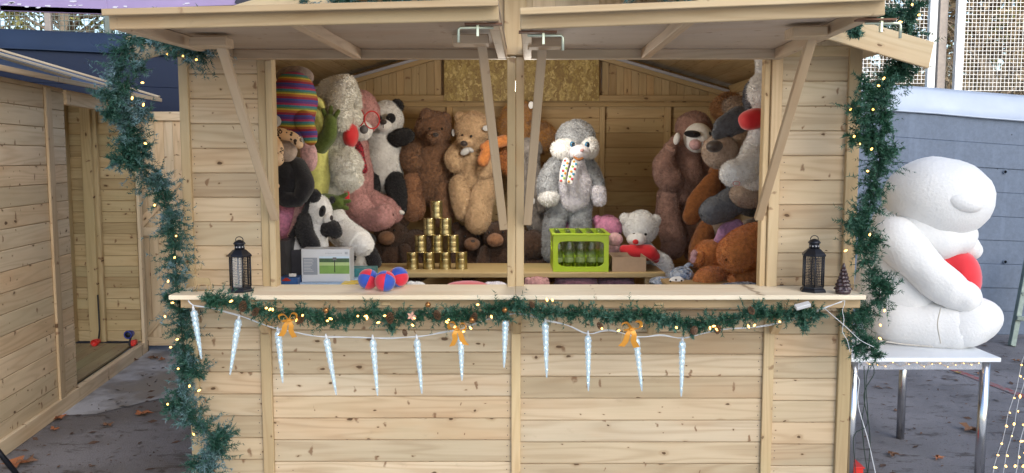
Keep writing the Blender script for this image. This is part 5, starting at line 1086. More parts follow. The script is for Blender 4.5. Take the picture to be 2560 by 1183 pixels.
# wooden reindeer
SAND = wood('reindeer_plywood', (.36, .23, .14), (.27, .17, .10), knot=.1, dens=.1)
c = P(502, 724, 3.93); c.z = zc_; t = thing('reindeer_ornament', 'thin cut plywood reindeer standing on the left end of the counter', 'ornament', c)
def cut(name, pts, th=.004):
    mb = MB(); n = len(pts); A = [c+Vector((px*.001, 0, pz*.001)) for px, pz in pts]; B = [p+Vector((0, th, 0)) for p in A]; mb.add(A+B, [tuple(range(n)), tuple(reversed(range(n, 2*n)))]+[(i, i+n, (i+1) % n+n, (i+1) % n) for i in range(n)]); return BW(mb, name, SAND, t)
cut('body', [(-34, 74), (-30, 80), (-22, 82), (-17, 70), (-6, 64), (20, 62), (34, 64), (42, 58), (46, 42), (50, 20), (48, 5), (43, 5), (43, 22), (36, 34), (33, 22), (34, 5), (29, 5), (27, 24), (22, 36), (2, 36), (-6, 33), (-8, 5), (-13, 5), (-13, 30), (-18, 28), (-24, 5), (-29, 5), (-24, 34), (-25, 52), (-27, 66), (-40, 66), (-42, 71)])
cut('stand', [(-38, 0), (56, 0), (56, 4.5), (-38, 4.5)], .012)
for s_, lst in ((-1, [(-26, 80), (-30, 95), (-46, 104), (-50, 122)]), (1, [(-22, 81), (-16, 96), (4, 104), (10, 126)])):
    mb = MB(); pts = [c+Vector((a*.001, .002, b*.001)) for a, b in lst]; mb.tube(pts, .0017, 6)
    for k, (dx_, dz_) in ((1, (-9*s_, 24)), (2, (-8*s_, 20)), (2, (3*s_, 26)), (1, (10*s_, 14))): mb.tube([pts[k], pts[k]+Vector((dx_*.001, 0, dz_*.001))], .0015, 6)
    BW(mb, 'antler', SAND, t)
# dark tree ornament
CH = plain('dark_chocolate_brown_wax', (.045, .022, .025), .28, coat=.3, var=.25, vscale=40); c = P(2107, 738, 3.86); c.z = zc_+.0005
t = thing('tree_ornament', 'small dark brown glossy fir tree ornament at the right end of the counter', 'ornament', c)
mb = MB(); mb.lathe([(.031, 0), (.034, .006), (.034, .022), (.026, .024)], c, 20); BW(mb, 'base', CH, t)
vs = []; fs = []; seg = 30; prof = []
for k in range(7): rr_ = .036*(1-k/7.6); z = .024+k*.0165; prof += [(rr_, z), (rr_*.98, z+.004), (rr_*.62, z+.0160)]
prof.append((.002, .024+7*.0165+.006))
for i, (rr_, z) in enumerate(prof):
    for k in range(seg):
        a = 6.2832*k/seg; g_ = 1+.16*math.sin(a*7+i//3*1.3)*(1 if i % 3 < 2 else .4); vs.append(c+Vector((rr_*g_*math.cos(a), rr_*g_*math.sin(a), z-(.004*abs(math.sin(a*3.5+i//3*.65)) if i % 3 == 0 else 0))))
for i in range(len(prof)-1):
    for k in range(seg): k2 = (k+1) % seg; fs.append((i*seg+k, i*seg+k2, (i+1)*seg+k2, (i+1)*seg+k))
mb = MB(); mb.add(vs, fs, smooth=True); BW(mb, 'tree_tiers', CH, t)

# ================================================================== GARLANDS
def needles_mat(name, g1, g2, frost):
    m, nt, bs = newmat(name); a = nd(nt, 'Attribute', attribute_name='tip').outputs['Fac']; g = nd(nt, 'TexCoord').outputs['Object']; n = noise(nt, g, 8, 3, .6); n2 = noise(nt, g, 70, 1)
    c = mix(nt, n2, g1, g2); c = mix(nt, math_(nt, 'MULTIPLY', a, mapr(nt, n, .43, .62, .03, .9)), c, frost); nt.links.new(c, bs.inputs['Base Color']); bs.inputs['Roughness'].default_value = .5; bs.inputs['Specular IOR Level'].default_value = .35; return m
ND = needles_mat('frosted_pvc_needles', (.008, .045, .030), (.035, .115, .075), (.36, .52, .64)); ND2 = needles_mat('green_pvc_needles', (.008, .048, .026), (.035, .12, .065), (.13, .27, .22))
LAMP = plain('lit_warm_bulb', (1, .7, .3), .3, var=0, emis=(1, .50, .10), es=3.2); WIREM = plain('dark_green_wire', (.012, .03, .02), .5, var=0); CLW = plain('clear_white_wire', (.62, .64, .66), .3, var=0)
def resample(pts, step):
    pts = np.array([list(p) for p in pts]); out = []
    ext = np.vstack([2*pts[0]-pts[1], pts, 2*pts[-1]-pts[-2]])
    for i in range(len(pts)-1):
        L_ = np.linalg.norm(pts[i+1]-pts[i]); k = max(2, int(L_/step))
        for j in range(k): t_ = j/k; a, b, c, d = ext[i:i+4]; out.append(.5*((2*b)+(-a+c)*t_+(2*a-5*b+4*c-d)*t_*t_+(-a+3*b-3*c+d)*t_**3))
    out.append(pts[-1]); return np.array(out)
def garland(root, paths, mat, rad, sprigs_per_m, nn, seed, nlen=.026):
    rg = np.random.default_rng(seed); Vs = []; tips = []
    mb = MB(); allp = []
    for pth, k in paths:
        rs = resample(pth, .02); mb.tube([Vector(p) for p in rs[::2]], .004, 5); seglen = np.linalg.norm(np.diff(rs, axis=0), axis=1).sum(); ns = int(seglen*sprigs_per_m)
        for _ in range(ns):
            i = rg.integers(0, len(rs)-1); b = rs[i]+(rs[i+1]-rs[i])*rg.random(); tan = rs[i+1]-rs[i]; tan /= np.linalg.norm(tan)+1e-9
            d = rg.normal(size=3); d -= tan*(d @ tan); d /= np.linalg.norm(d)+1e-9; d = d+tan*rg.normal()*.55+np.array([0, 0, -.15]); d /= np.linalg.norm(d)
            L_ = rad*k*rg.uniform(.55, 1.25); bend = rg.normal(size=3)*.35
            f_ = rg.random(nn); ax = d[None]*1+bend[None]*f_[:, None]; q = b+ax*(L_*f_)[:, None]
            nd_ = rg.normal(size=(nn, 3)); nd_ -= d*(nd_ @ d)[:, None]; nd_ /= np.linalg.norm(nd_, axis=1)[:, None]; nd_ = nd_*.85+d*.62; nd_ /= np.linalg.norm(nd_, axis=1)[:, None]
            ln = nlen*(.7+.5*rg.random(nn))*(1-.25*f_); sd_ = np.cross(nd_, rg.normal(size=(nn, 3))); sd_ /= np.linalg.norm(sd_, axis=1)[:, None]+1e-9
            Vs.append(np.stack([q-sd_*.0021, q+sd_*.0021, q+nd_*ln[:, None]], 1).reshape(-1, 3)); fr = np.clip(f_*.8+rg.uniform(-.3, .4), 0, 1); tips.append(np.stack([fr*.2, fr*.2, fr], 1).ravel())
        allp.append(rs)
    BW(mb, 'wire_core', WIREM, root)
    V = np.vstack(Vs)-np.array(root.location); me = bpy.data.meshes.new('needles'); n = len(V)//3
    me.from_pydata(V.tolist(), [], np.arange(n*3).reshape(-1, 3).tolist()); me.materials.append(mat); at = me.attributes.new('tip', 'FLOAT', 'POINT'); at.data.foreach_set('value', np.hstack(tips).astype(np.float32))
    o = bpy.data.objects.new('needles', me); COL.objects.link(o); o.parent = root
    return allp
bulbmesh = None
def bulb(root, p, s=1.0):
    global bulbmesh
    if bulbmesh is None:
        mb = MB(); mb.lathe([(.002, -.004), (.0048, 0), (.0052, .006), (.0035, .012), (.001, .015)], seg=8); o = BW(mb, 'light_bulb', LAMP, None); bulbmesh = o.data; bpy.data.objects.remove(o)
    o = bpy.data.objects.new('light_bulb', bulbmesh); COL.objects.link(o); o.parent = root; o.location = Vector(p)-Vector(root.location); o.scale = (s*.85, s*.85, s*.85); o.rotation_euler = (random.uniform(0, 3), random.uniform(0, 3), 0)
Lp = [(505, 128, 3.72), (440, 108, 3.70), (385, 92, 3.70), (330, 100, 3.70), (300, 140, 3.70), (296, 190, 3.71), (308, 240, 3.72), (318, 290, 3.74), (330, 350, 3.78), (338, 405, 3.82), (380, 440, 3.88), (408, 490, 3.9), (425, 545, 3.92), (436, 610, 3.93), (440, 680, 3.95), (448, 760, 3.95), (456, 840, 3.95), (464, 920, 3.95), (452, 985, 3.93), (468, 1035, 3.9), (512, 1070, 3.88), (540, 1105, 3.86), (530, 1150, 3.86), (505, 1215, 3.86)]
g = thing('hanging_garland', 'frosted green fir garland with warm lights draped down the left side of the stall', 'garland', P(440, 680, 3.95), 'fir garlands on the stall')
br = lambda *q: [P(*p) for p in q]
paths = [(br(*Lp), 1.0), (br((300, 235, 3.72), (270, 232, 3.7), (245, 243, 3.68)), .6), (br((310, 275, 3.74), (285, 282, 3.72), (262, 290, 3.7)), .5), (br((330, 400, 3.8), (300, 398, 3.78), (275, 398, 3.77)), .5), (br((335, 345, 3.78), (365, 395, 3.8)), .6), (br((400, 100, 3.70), (470, 112, 3.70), (525, 138, 3.7)), 1.15), (br((340, 285, 3.74), (375, 285, 3.75)), .6), (br((330, 165, 3.7), (360, 170, 3.7)), .7), (br((440, 745, 3.93), (415, 738, 3.9)), .5), (br((460, 880, 3.94), (495, 945, 3.9)), .7), (br((448, 1010, 3.93), (412, 1018, 3.9)), .6), (br((540, 1085, 3.87), (578, 1085, 3.85)), .6), (br((520, 1140, 3.86), (480, 1165, 3.86)), .8), (br((400, 430, 3.88), (405, 470, 3.9)), .9), (br((310, 210, 3.71), (320, 420, 3.8)), .7)]
garland(g, paths, ND, .082, 330, 44, 11)
for x, y in ((458, 140), (490, 150), (420, 136), (358, 207), (330, 248), (358, 264), (362, 358), (387, 512), (436, 645), (420, 705), (433, 757), (412, 790), (445, 848), (428, 868), (446, 922), (474, 964), (419, 1010), (482, 1084), (500, 975), (440, 590)): bulb(g, P(x, y, 3.84 if y > 480 else 3.66), 1.0)
Rp = [(2165, 52, 3.86), (2200, 44, 3.90), (2245, 36, 3.93), (2270, 50, 3.95), (2280, 90, 3.98), (2262, 140, 3.98), (2238, 178, 3.94), (2206, 215, 3.86), (2192, 262, 3.82), (2172, 300, 3.82), (2182, 350, 3.84), (2200, 395, 3.86), (2188, 450, 3.88), (2178, 505, 3.9), (2150, 560, 3.9), (2150, 615, 3.9), (2172, 665, 3.9), (2200, 715, 3.9), (2190, 755, 3.9), (2140, 790, 3.9), (2150, 835, 3.88), (2180, 870, 3.86), (2195, 905, 3.86)]
g = thing('hanging_garland', 'green fir garland with warm lights and trailing wires down the right side of the stall', 'garland', P(2180, 650, 3.9), 'fir garlands on the stall')
paths = [(br(*Rp), 1.0), (br((2180, 300, 3.8), (2150, 285, 3.78), (2130, 262, 3.76)), .8), (br((2190, 370, 3.84), (2145, 340, 3.8), (2125, 345, 3.8)), .6), (br((2200, 385, 3.86), (2240, 368, 3.84)), .9), (br((2185, 250, 3.82), (2150, 198, 3.80)), .6), (br((2240, 160, 3.95), (2285, 188, 3.92)), .8), (br((2160, 560, 3.9), (2120, 552, 3.88)), .8), (br((2165, 625, 3.9), (2200, 598, 3.88)), .7), (br((2190, 700, 3.9), (2232, 728, 3.88)), .8), (br((2150, 790, 3.88), (2105, 795, 3.86)), .7), (br((2165, 855, 3.87), (2128, 870, 3.86)), .7), (br((2170, 45, 3.85), (2135, 52, 3.85)), .4), (br((2260, 40, 3.9), (2298, 8, 3.88)), .6), (br((2210, 240, 3.76), (2215, 330, 3.8)), .6)]
garland(g, paths, ND2, .074, 320, 44, 12)
for x, y in ((2280, 12), (2296, 38), (2248, 55), (2208, 198), (2198, 215), (2128, 272), (2182, 274), (2136, 340), (2150, 360), (2178, 374), (2168, 428), (2175, 585), (2112, 628), (2212, 775), (2200, 812), (2198, 845)): bulb(g, P(x, y, 3.78 if y > 185 else 3.84), 1.0)
for k, pts in enumerate((((2160, 915), (2162, 1000), (2155, 1050), (2160, 1120), (2170, 1190)), ((2172, 915), (2165, 960), (2168, 1060), (2135, 1090), (2140, 1190)), ((2182, 912), (2185, 935), (2160, 985), (2172, 1060), (2175, 1120), (2168, 1200)), ((2135, 930), (2148, 950), (2145, 1010), (2170, 1100), (2190, 1190)))):
    rs = resample([P(x, y, 3.86) for x, y in pts], .02); mb = MB(); mb.tube([Vector(p) for p in rs], .0022, 6); BW(mb, 'trailing_wire', WIREM if k < 3 else CLW, g)
g = thing('roof_garland', 'frosted fir garland lying along the stall roof edge above the left hatch', 'garland', P(800, 0, 3.75), 'fir garlands on the stall')
garland(g, [(br((700, 22, 3.85), (760, 6, 3.82), (830, -6, 3.8), (960, -18, 3.78), (1100, -50, 3.76)), 1.0), (br((995, 8, 3.79), (1005, -16, 3.79)), .5)], ND, .085, 170, 60, 14)
g = thing('roof_garland', 'short bit of green fir garland peeping over the right hatch near the gable post', 'garland', P(1635, -12, 3.75), 'fir garlands on the stall')
garland(g, [(br((1560, -45, 3.78), (1640, -12, 3.78), (1740, -40, 3.8)), 1.0)], ND, .07, 150, 60, 15)
# small spray on the bargeboard
g = thing('fir_sprig', 'single small fir sprig tied on the face of the right bargeboard', 'garland', P(2135, 72, 3.72), 'fir garlands on the stall')
garland(g, [(br((2135, 58, 3.70), (2136, 84, 3.68)), .55)], ND2, .05, 900, 50, 16)
# counter swag
dS = 3.77
Sp = [(512, 752), (560, 750), (600, 762), (650, 775), (700, 785), (760, 785), (800, 795), (860, 798), (920, 778), (960, 785), (1000, 795), (1060, 785), (1120, 790), (1190, 785), (1240, 770), (1290, 764), (1340, 778), (1400, 782), (1450, 778), (1480, 790), (1540, 792), (1600, 786), (1660, 800), (1720, 808), (1780, 805), (1840, 795), (1880, 780), (1940, 784), (2000, 785), (2050, 780)]
g = thing('counter_garland', 'fir garland with pine cones, warm lights and gold bows along the counter edge', 'garland', P(1280, 780, dS), 'fir garlands on the stall')
paths = [(br(*[(x, y, dS+RNG.uniform(-.01, .01)) for x, y in Sp]), 1.0), (br((1240, 770, dS-.01), (1262, 800, dS-.02)), 1.2), (br((600, 765, dS), (612, 740, dS)), .7), (br((960, 785, dS), (985, 820, dS)), .6), (br((1900, 780, dS), (1895, 760, dS)), .7), (br((1750, 810, dS), (1730, 835, dS)), .5), (br((2000, 785, dS), (2010, 820, dS)), .9)]
garland(g, paths, ND2, .046, 430, 36, 17, .022)
for x, y in ((580, 752), (667, 770), (682, 776), (676, 772), (757, 788), (740, 803), (820, 802), (829, 798), (895, 790), (917, 790), (918, 793), (948, 806), (960, 790), (1032, 795), (1030, 812), (1115, 804), (1122, 800), (1140, 815), (1160, 828), (1178, 822), (1196, 762), (1228, 790), (1368, 752), (1380, 749), (1505, 822), (1548, 826), (1690, 818), (1604, 815), (1775, 818), (1782, 816), (1790, 822), (1870, 814), (1885, 815), (1950, 805)): bulb(g, P(x, y, dS-.055), 1.05)
CONE = plain('brown_pine_cone', (.12, .06, .03), .6, var=.35, vscale=60); BAUB = plain('copper_bauble', (.35, .16, .05), .25, .8, var=.1); GOLD = plain('gold_satin_ribbon', (.62, .27, .03), .32, .2, var=.12, vscale=10)
def cone(x, y, s=1.0):
    c = P(x, y, dS-.05); mb = MB(); M = Matrix.Rotation(random.uniform(-.8, .8), 3, 'X') @ Matrix.Rotation(random.uniform(-.6, .6), 3, 'Y')
    for k in range(46):
        f_ = k/46; a = k*2.4; rr_ = .017*s*math.sin(math.pi*(.12+.8*f_))**.8; z = (.5-f_)*.044*s; p = Vector((math.cos(a), math.sin(a), 0)); q = Vector((-math.sin(a), math.cos(a), 0)); w_ = .0052*s
        V_ = [p*rr_*.3+Vector((0, 0, z+.003)), p*rr_*.85+q*w_+Vector((0, 0, z)), p*rr_*1.12+Vector((0, 0, z-.002)), p*rr_*.85-q*w_+Vector((0, 0, z)), p*rr_*.8+Vector((0, 0, z-.004*s))]
        mb.add([c+M @ v for v in V_], [(0, 1, 2, 3), (1, 4, 2), (2, 4, 3), (0, 4, 1), (0, 3, 4)])
    BW(mb, 'pine_cone', CONE, g)
for x, y, s in ((607, 766, 1.1), (638, 780, .9), (750, 800, 1), (975, 795, 1.15), (1093, 788, 1), (1185, 794, 1), (1012, 832, .7), (1735, 826, 1), (1795, 824, .9), (1878, 776, .9), (1500, 815, .8), (1330, 762, .7)): cone(x, y, s)
for x, y in ((815, 776), (1070, 762), (1262, 775), (1180, 800)):
    c = P(x, y, dS-.06); mb = MB(); mb.lathe([(.013*math.sin(a), -.013*math.cos(a)) for a in [.05+k*3.04/10 for k in range(11)]], c, 14); BW(mb, 'bauble', BAUB, g)
c = P(1029, 790, dS-.06); mb = MB()
for k in range(5): a = k*1.2566; mb.add([c, c+Vector((math.cos(a-.5)*.013, -.004, math.sin(a-.5)*.013)), c+Vector((math.cos(a)*.022, -.006, math.sin(a)*.022)), c+Vector((math.cos(a+.5)*.013, -.004, math.sin(a+.5)*.013))], [(0, 1, 2, 3)])
BW(mb, 'cloth_flower', plain('salmon_cloth', (.62, .33, .24), .6), g)
def ribbon(mb, pts, w0, w1, tw):
    rs = resample(pts, .006); n = len(rs); vs = []
    for i, p in enumerate(rs): f_ = i/(n-1); w_ = (w0+(w1-w0)*f_)/2; a = tw[0]+(tw[1]-tw[0])*f_; d = np.array([math.cos(a), -math.sin(a)*.6, math.sin(a)*.5]); vs += [p-d*w_, p+d*w_]
    mb.add(vs, [(2*i, 2*i+1, 2*i+3, 2*i+2) for i in range(n-1)], smooth=True)
def bow(x, y, s, flip=1):
    c = np.array(P(x, y, dS-.06)); o = g; mb = MB(); q = lambda a, b, d=0: c+np.array([a*s*flip*.001, d*.001, b*s*.001])
    ribbon(mb, [q(0, 0), q(-16, 22, -10), q(-34, 16, -14), q(-26, -4, -8), q(0, 0)], .018*s, .018*s, (1.2, 2.2)); ribbon(mb, [q(0, 0), q(14, 26, -10), q(32, 22, -14), q(26, 2, -8), q(0, 0)], .018*s, .018*s, (1.6, .6))
    ribbon(mb, [q(0, 0), q(-12, -18, -6), q(-20, -44, -4), q(-34, -62, 0)], .016*s, .024*s, (.3, -.3)); ribbon(mb, [q(0, 0), q(10, -20, -6), q(8, -40, -4), q(20, -66, 0)], .016*s, .024*s, (-.2, .5)); ribbon(mb, [q(0, 4), q(3, 0, -9), q(0, -6, -6)], .014*s, .014*s, (0, 0))
    BW(mb, 'gold_bow', GOLD, o)
    mb = MB()
    for k in range(7): a = random.uniform(-1, 1); ribbon(mb, [q(0, 0), q(30*a, 18*random.uniform(-.5, 1)), q(48*a, 20*random.uniform(-2.4, .6), -6)], .003, .002, (0, 1))
    BW(mb, 'straw_tuft', plain('gold_straw', (.55, .42, .16), .4, var=.1), o)
bow(722, 800, 1.2); bow(1143, 822, 1.2, -1); bow(1578, 822, 1.3)
c = P(2005, 765, dS-.04); mb = MB(); mb.beam(c+Vector((-.03, 0, -.008)), c+Vector((.035, 0, .010)), .03, .018, up=(0, -.4, 1)); BW(mb, 'battery_box', TAGM, g, .003)

# ================================================================== ICICLE LIGHT STRING
ICE = plain('clear_icicle_plastic', (.66, .76, .86), .10, var=.2, vscale=90, bumpy=.6, trans=.35, spec=.8, emis=(.40, .70, 1), es=.07); ICE.node_tree.nodes['Principled BSDF'].inputs['Alpha'].default_value = .62
LED = plain('lit_cold_white_diode', (.8, .95, 1), .3, var=0, emis=(.42, .82, 1), es=1.9)
ics = [(484, 775, 504, 898), (597, 797, 575, 938), (695, 828, 707, 958), (816, 846, 841, 988), (932, 848, 944, 990), (1042, 848, 1055, 985), (1152, 838, 1155, 952), (1264, 800, 1260, 920), (1363, 805, 1367, 945), (1470, 838, 1471, 978), (1590, 845, 1605, 978), (1706, 852, 1703, 992)]
s_ = thing('icicle_light_string', 'string of clear icicle lights hanging along the front of the counter', 'string lights', P(1090, 845, 3.85))
WY = lambda y: 3.80
wp = [(470, 752), (484, 765), (530, 770), (597, 790), (650, 808), (695, 822), (760, 836), (816, 842), (870, 844), (932, 844), (985, 846), (1042, 842), (1100, 832), (1152, 824), (1210, 800), (1262, 788), (1310, 786), (1363, 800), (1420, 815), (1470, 834), (1520, 826), (1590, 842), (1650, 838), (1706, 846), (1780, 828), (1880, 818), (1960, 806), (2050, 775), (2105, 755)]
rs = resample([P(x, y, 3.80) for x, y in wp], .02)
for off, nm in ((.0, 'clear_cable'), (.004, 'clear_cable')):
    mb = MB(); mb.tube([Vector(p)+Vector((0, off, math.sin(i*.55+off*400)*.0028)) for i, p in enumerate(rs)], .0021, 6); BW(mb, nm, CLW, s_)
for (xa, ya, xb, yb_) in ics:
    A = P(xa, ya, 3.80); B = P(xb, yb_, 3.82); d = B-A; n = 30; pts = []; rad = []
    for i in range(n+1): f_ = i/n; pts.append(A+d*f_); rad.append(.0165*(1-f_)**.6*(.86+.14*math.cos(f_*64))+.0022 if f_ > .02 else .006)
    o = MB(); vs = []; ax = d.normalized(); u = ax.cross(Vector((0, 1, 0))).normalized(); v = ax.cross(u); seg = 12
    o.tube(pts, rad, 12); ic = BW(o, 'icicle', ICE, s_)
    mb = MB(); mb.tube([A-d.normalized()*.022, A-d.normalized()*.008, A+d.normalized()*.004], [.003, .006, .0075], 8); BW(mb, 'icicle_cap', CLW, ic)
    mb = MB(); mb.tube([A+d*.02, A+d*.94], [.004, .0018], 6); BW(mb, 'diode_strip', plain('clear_strip', (.72, .82, .9), .2, var=0) if 'CS' not in globals() else CS, ic)
    for k in range(9):
        q = A+d*(.06+.098*k)+Vector((random.uniform(-.003, .003), -.004, 0)); mb = MB(); r0 = random.uniform(.0028, .0050)*(1-.05*k); mb.lathe([(r0*math.sin(a), -r0*math.cos(a)) for a in (.1, .8, 1.57, 2.3, 3.04)], q, 8); BW(mb, 'diode', LED, ic)
# loose white cables at the right end of the counter
for k, pts in enumerate((((2050, 775), (2075, 765), (2112, 752), (2106, 775), (2110, 800), (2106, 830), (2118, 850), (2125, 880)), ((2060, 770), (2095, 800), (2120, 822), (2150, 850), (2185, 868)))):
    t = thing('white_cable', ['white cable looping down from the right end of the counter', 'thin clear cable slanting from the counter into the right garland'][k], 'cable', P(*pts[0], 3.78)); rs = resample([P(x, y, 3.78-.0) for x, y in pts], .015); mb = MB(); mb.tube([Vector(p) for p in rs], .0014, 6); BW(mb, 'cable', CLW, t)

# ================================================================== TABLE WITH THE GIANT BEAR
WT = plain('white_laminate', (.74, .77, .80), .3, var=0); CHR = plain('brushed_chrome', (.62, .63, .65), .18, 1.0, var=.1, vscale=5); SCR = plain('grey_table_apron', (.45, .47, .52), .25, .6, var=.1)
tx0, tx1 = P(2128, 900, 4.08).x, P(2504, 892, 4.08).x; tz = P(2400, 895, 4.08).z; ty = -.02
t = thing('display_table', 'white topped table on chrome legs beside the stall under the giant bear', 'table', ((tx0+tx1)/2, .4, 0))
mb = MB(); mb.box((tx0, ty, tz-.022), (tx1, ty+.98, tz)); BW(mb, 'table_top', WT, t, .003)
mb = MB()
for lo, hi in (((tx0+.03, ty+.03, tz-.068), (tx1-.05, ty+.05, tz-.0225)), ((tx0+.03, ty+.90, tz-.068), (tx1-.05, ty+.92, tz-.0225)), ((tx1-.065, ty+.051, tz-.068), (tx1-.05, ty+.899, tz-.0225)), ((tx0+.03, ty+.051, tz-.068), (tx0+.045, ty+.899, tz-.0225))): mb.box(lo, hi)
BW(mb, 'apron', SCR, t, .002)
for x, y in ((tx0+.03, ty+.04), (tx1-.057, ty+.04), (tx0+.06, ty+.90), (tx1-.057, ty+.90)): mb = MB(); mb.tube([(x, y, .0), (x, y, tz-.0228)], .0235, 18); BW(mb, 'leg', CHR, t)
t = thing('micro_lights', 'fine string of warm micro lights along the front of the white table', 'string lights', (2, ty+.02, tz-.03)); rs = []
rr = random.Random(9); pts = [Vector((tx0+.10+(tx1-tx0-.2)*i/14, ty+.022-.0, tz-.035+rr.uniform(-.015, .012))) for i in range(15)]; mb = MB(); mb.tube(pts, .0008, 4); BW(mb, 'wire', plain('copper_wire', (.5, .35, .2), .3, .8, var=0), t)
for p in pts:
    if rr.random() < .85: bulb(t, p+Vector((0, -.004, 0)), .45)
T = Toy('giant_teddy_bear', 'giant snow white plush bear hugging a red heart, seated on the white table', 'teddy bear', 2330, 872, 4.50, fuzz=0, lump=.022)
T.L('torso', SNOW, [(2245, 560, 62, .05), (2242, 640, 90, .05), (2248, 720, 108, .05), (2262, 790, 100, .05), (2275, 815, 84, .05)], lump=.02)
h = T.E('head', SNOW, 2344, 496, 131, 104, 0, rd=.25, rot=-4, lump=.02); T.E('ear', SNOW, 2410, 506, 48, 26, -.22, rd=.055, rot=-12, par=h); T.L('jaw', SNOW, [(2290, 560, 66, -.02), (2340, 590, 62, -.04), (2390, 590, 50, -.04)], par=h)
T.L('muzzle', SNOW, [(2390, 600, 40, .02), (2420, 618, 30, .03), (2432, 626, 24, .04)], par=h)
T.L('shoulder', SNOW, [(2225, 600, 50, -.02), (2270, 610, 55, -.05)])
T.L('arm', SNOW, [(2240, 600, 60, -.10), (2300, 662, 50, -.17), (2355, 712, 46, -.20), (2402, 740, 40, -.21), (2412, 742, 38, -.20)], lump=.035)
T.L('heart', REDP, [(2345, 660, 26, -.03), (2385, 675, 56, -.03), (2395, 710, 52, -.03), (2355, 745, 38, -.03), (2322, 762, 22, -.03)], fz=.001, lump=.01); T.E('heart', REDP, 2425, 628, 14, 20, .06, fz=0)
T.L('leg', SNOW, [(2245, 800, 60, -.08), (2320, 810, 64, -.12), (2380, 815, 62, -.16)], lump=.02); T.E('foot', SNOW, 2418, 806, 84, 62, -.17, rd=.14, rot=20, lump=.03)
T.L('leg', SNOW, [(2260, 800, 60, .22), (2400, 800, 56, .26)])
SEAM = plain('cream_seam_thread', (.50, .47, .42), .9, var=0)
for pts_ in ([(2200, 852, 2, -.24), (2260, 861, 2, -.26), (2330, 867, 2, -.30)], [(2352, 770, 1.6, -.36), (2344, 812, 1.6, -.37), (2352, 858, 1.6, -.33)]): T.L('seam', SEAM, pts_, fz=0, lump=0)

# ================================================================== LIGHT CONE AT THE RIGHT
t = thing('light_tree', 'cone of thin wires with tiny warm lights at the lower right edge', 'string lights', (2.55, -.75, 0)); ap = P(2650, 560, 3.35)
for k, (xb, yb_, dd) in enumerate(((2470, 1230, 3.45), (2496, 1230, 3.35), (2530, 1230, 3.3), (2548, 1230, 3.5), (2590, 1230, 3.3), (2640, 1230, 3.25))):
    B = P(xb, yb_, dd); B = ap+(B-ap)*1.0; mb = MB(); pts = [ap.lerp(B, i/20)+Vector((.004*math.sin(i*1.7+k), 0, 0)) for i in range(21)]; tt = (0-ap.z)/(B.z-ap.z); pts.append(ap.lerp(B, tt)); mb.tube(pts, .0011, 4); BW(mb, 'wire', CLW, t)
    for i in range(16): bulb(t, ap.lerp(B, .1+.058*i+random.uniform(-.015, .015))+Vector((random.uniform(-.006, .006), 0, 0)), random.choice([.55, .7, .9]))
mb = MB(); mb.tube([(ap.x, ap.y+.1, 0), (ap.x, ap.y+.1, ap.z), ap], .012, 8); BW(mb, 'pole', IRON, t)
# weathered steel trestle against the wall
t = thing('metal_trestle', 'weathered green grey steel trestle leaning against the wall at the right edge', 'trestle', (P(2545, 840, 7.4).x, CY+7.4, 0)); TR = plain('weathered_green_steel', (.22, .27, .24), .6, .4, var=.35, vscale=18)
def trb(a, b, w_=.05): mb = MB(); mb.beam(a, b, w_, w_, up=(0, -1, 0)); BW(mb, 'frame_bar', TR, t, .004)
p0 = P(2530, 848, 7.5); p0.z = 0; trb(p0, P(2572, 640, 7.7)); trb(P(2540, 795, 7.52), P(2640, 806, 7.52), .04); p1 = P(2620, 850, 7.5); p1.z = 0; trb(p1, P(2578, 640, 7.7)); trb(P(2552, 735, 7.6), P(2610, 735, 7.6), .035)

# ================================================================== GROUND BITS ON THE LEFT
CBW = plain('violet_white_cable', (.50, .47, .66), .4, var=.05); CBK = plain('black_rubber_cable', (.015, .015, .018), .5, var=.1)
def gcable(name, label, pts, mat, r=.006, z=None):
    q = []
    for x, y in pts: gx, gy = gp(x, y); q.append(Vector((gx, gy, r+.005)))
    t = thing(name, label, 'cable', q[0]); rs = resample(q, .03); mb = MB(); mb.tube([Vector(p) for p in rs], r, 8); BW(mb, 'cable', mat, t)
gcable('extension_cable', 'pale violet cable lying on the ground along the foot of the left hut', ((-60, 1105), (10, 1102), (60, 1085), (88, 1078), (92, 1050), (130, 1038), (155, 1030), (160, 1005), (200, 1000), (214, 990), (205, 975)), CBW, .006)
gcable('black_cable', 'thin black cable running along the foot of the left hut', ((-40, 1075), (0, 1068), (50, 1072), (100, 1050), (160, 1025), (190, 1005), (208, 985)), CBK, .004)
t = thing('power_connector', 'red round power plug hanging inside the left hut', 'plug', P(239, 856, 7.1)); c = P(239, 856, 7.1); PLR = plain('red_plug_plastic', (.65, .03, .02), .4, var=.05); PLB = plain('blue_plug_plastic', (.03, .05, .30), .4, var=.05)
MY = Matrix.Rotation(math.pi/2, 3, 'X'); mb = MB(); mb.lathe([(.022, -.05), (.026, -.02), (.030, 0), (.030, .03), (.024, .031), (.022, .01)], c, 16, M=MY); BW(mb, 'plug_body', PLR, t); mb = MB(); mb.tube([c+Vector((0, .05, 0)), c+Vector((.01, .06, .1)), c+Vector((0, .075, .4))], .007, 8); BW(mb, 'cable', CBK, t)
t = thing('power_connector', 'blue round power plug with black cable at the right jamb of the left hut', 'plug', P(323, 836, 7.0)); c = P(323, 836, 7.0); mb = MB(); mb.lathe([(.024, -.05), (.030, -.02), (.034, 0), (.034, .03), (.026, .031), (.024, .01)], c, 16, M=MY); BW(mb, 'plug_body', PLB, t); mb = MB(); mb.lathe([(.036, -.006), (.036, .006)], c+Vector((0, -.02, .0)), 16, M=MY); BW(mb, 'plug_ring', IRON, t)
mb = MB(); mb.tube([c+Vector((0, .03, -.02)), c+Vector((-.015, .03, -.09)), c+Vector((.02, .03, -.17)), c+Vector((.03, .04, -.22))], .009, 8); BW(mb, 'cable', CBK, t)
